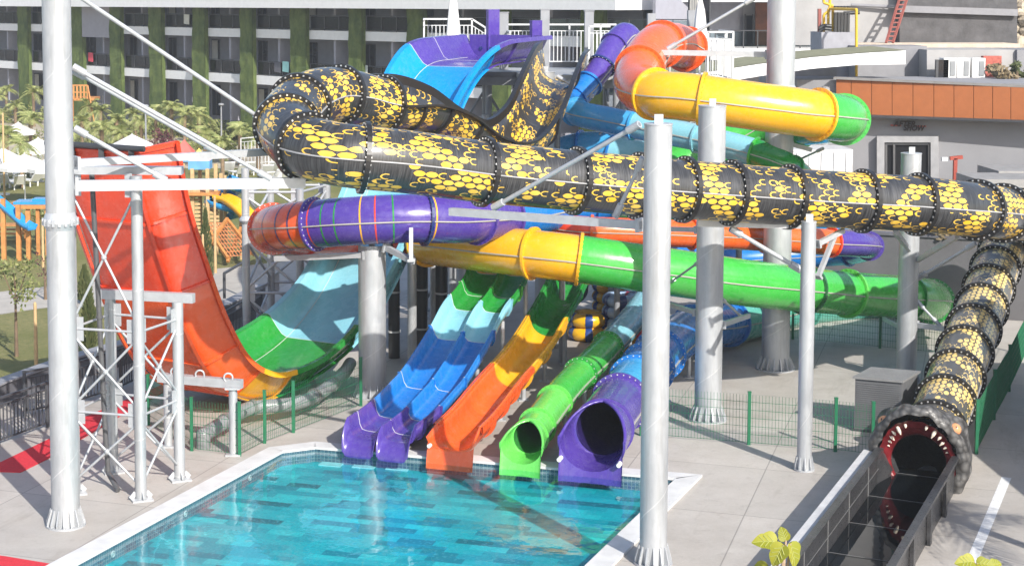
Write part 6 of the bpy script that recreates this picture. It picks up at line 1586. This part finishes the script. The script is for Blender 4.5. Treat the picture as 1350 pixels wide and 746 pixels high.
fig([(LP(1042,716,fd), (.35,-.2,-.9), .21, (.5,-.6,.5)), (LP(1033,718,fd-.2), (-.55,-.2,-.75), .19, (-.3,-.7,.55)), (LP(1024,714,fd+.1), (-.9,-.1,.15), .20, (-.2,-.6,.7)), (LP(1036,712,fd+.3), (-.3,.3,.85), .12, (-.2,-.9,.2)), (LP(1012,748,fd), (-.8,.1,-.3), .2, (0,-.4,.9))], 'fig tree with bright yellow-green leaves, tip showing left of the snake run-out', (XZ(1034,fd)-.1, fd, 0), 5)
fig([(LP(1284,740,fd), (-.7,-.2,.1), .16, (0,-.7,.7)), (LP(1288,742,fd), (.5,-.2,.05), .14, (.2,-.7,.7)), (LP(1306,744,fd), (.6,.1,.1), .11, (.2,-.7,.7))], 'fig tree with only a few leaf tips showing at the bottom right', (XZ(1288,fd)+.1, fd, 0), 6)
# palm out of frame whose fronds shade the concrete at right
palm((13.9, 25.4, 0), 4.6, 2.6, 16, 'tall palm beyond the right edge shading the concrete with its fronds', 777, None)
# dry plants on terrace and roof
for i, (px, py, z, r_, lab) in enumerate(((1225, 312, TZ, .7, 'dry shrub on the terrace edge behind the snake tube'), (1260, 316, TZ, .8, 'dry shrub on the terrace right of the doorway'), (1345, 395, 0, .5, 'dry palm-like plant beside the descending snake tube'))):
    q = G(px, py, z); bush(q, r_, r_*.6, .35, 180, lab, 800+i, L_DRY, .12)
for i, (px, d) in enumerate(((1326, 65.4), (1342, 66), (1314, 66.3))):
    q = W(px, d); bush(Vector((q.x, q.y, P(1102,104,64.2).z-.22)), .5, .4, .42, 200, 'dry twiggy plant on the club roof, %s' % ('tallest one','right one','one beside the brick panel')[i], 820+i, L_DRY if i != 1 else L_CYP, .14)
# ================================================================== LIGHT
w = bpy.data.worlds.new('World'); scene.world = w; w.use_nodes = True
nt = w.node_tree; sky = nt.nodes.new('ShaderNodeTexSky'); sky.sky_type = 'NISHITA'; sky.sun_disc = False
SUN_EL = R(33); sd = Vector((.47, -.88, 0)).normalized()
sky.sun_elevation = SUN_EL; sky.sun_rotation = math.atan2(sd.x, sd.y); sky.air_density = 1.0; sky.dust_density = 1.5
bg = nt.nodes['Background']; nt.links.new(sky.outputs[0], bg.inputs[0]); bg.inputs[1].default_value = .15
sl = bpy.data.lights.new('sun', 'SUN'); sl.energy = 4.6; sl.angle = R(.5); sl.color = (1, .955, .88)
so = bpy.data.objects.new('sun', sl); COL.objects.link(so)
dv = Vector((sd.x*math.cos(SUN_EL), sd.y*math.cos(SUN_EL), math.sin(SUN_EL))); so.rotation_euler = dv.to_track_quat('Z', 'Y').to_euler(); so.location = dv*80
vs_ = scene.view_settings; vs_.view_transform = 'Standard'; vs_.look = 'None'; vs_.exposure = .56; vs_.gamma = 1; vs_.use_curve_mapping = False
scene.render.engine = 'CYCLES'; scene.cycles.max_bounces = 6; scene.cycles.transparent_max_bounces = 12; scene.cycles.use_denoising = True
scene.cycles.caustics_reflective = False; scene.cycles.caustics_refractive = False; scene.cycles.sample_clamp_indirect = 6

n_ = NT('haze'); n_.n.remove(n_.bsdf); pv = n_.node('ShaderNodeVolumePrincipled'); pv.inputs['Color'].default_value = (.95, .97, 1, 1); pv.inputs['Density'].default_value = .0007; pv.inputs['Anisotropy'].default_value = .2
n_.l.new(pv.outputs[0], n_.out.inputs['Volume'])
m = MB(); m.box((20, 85, 9), (300, 230, 20)); stuff(m.build('haze', n_.m)); scene.cycles.volume_bounces = 0
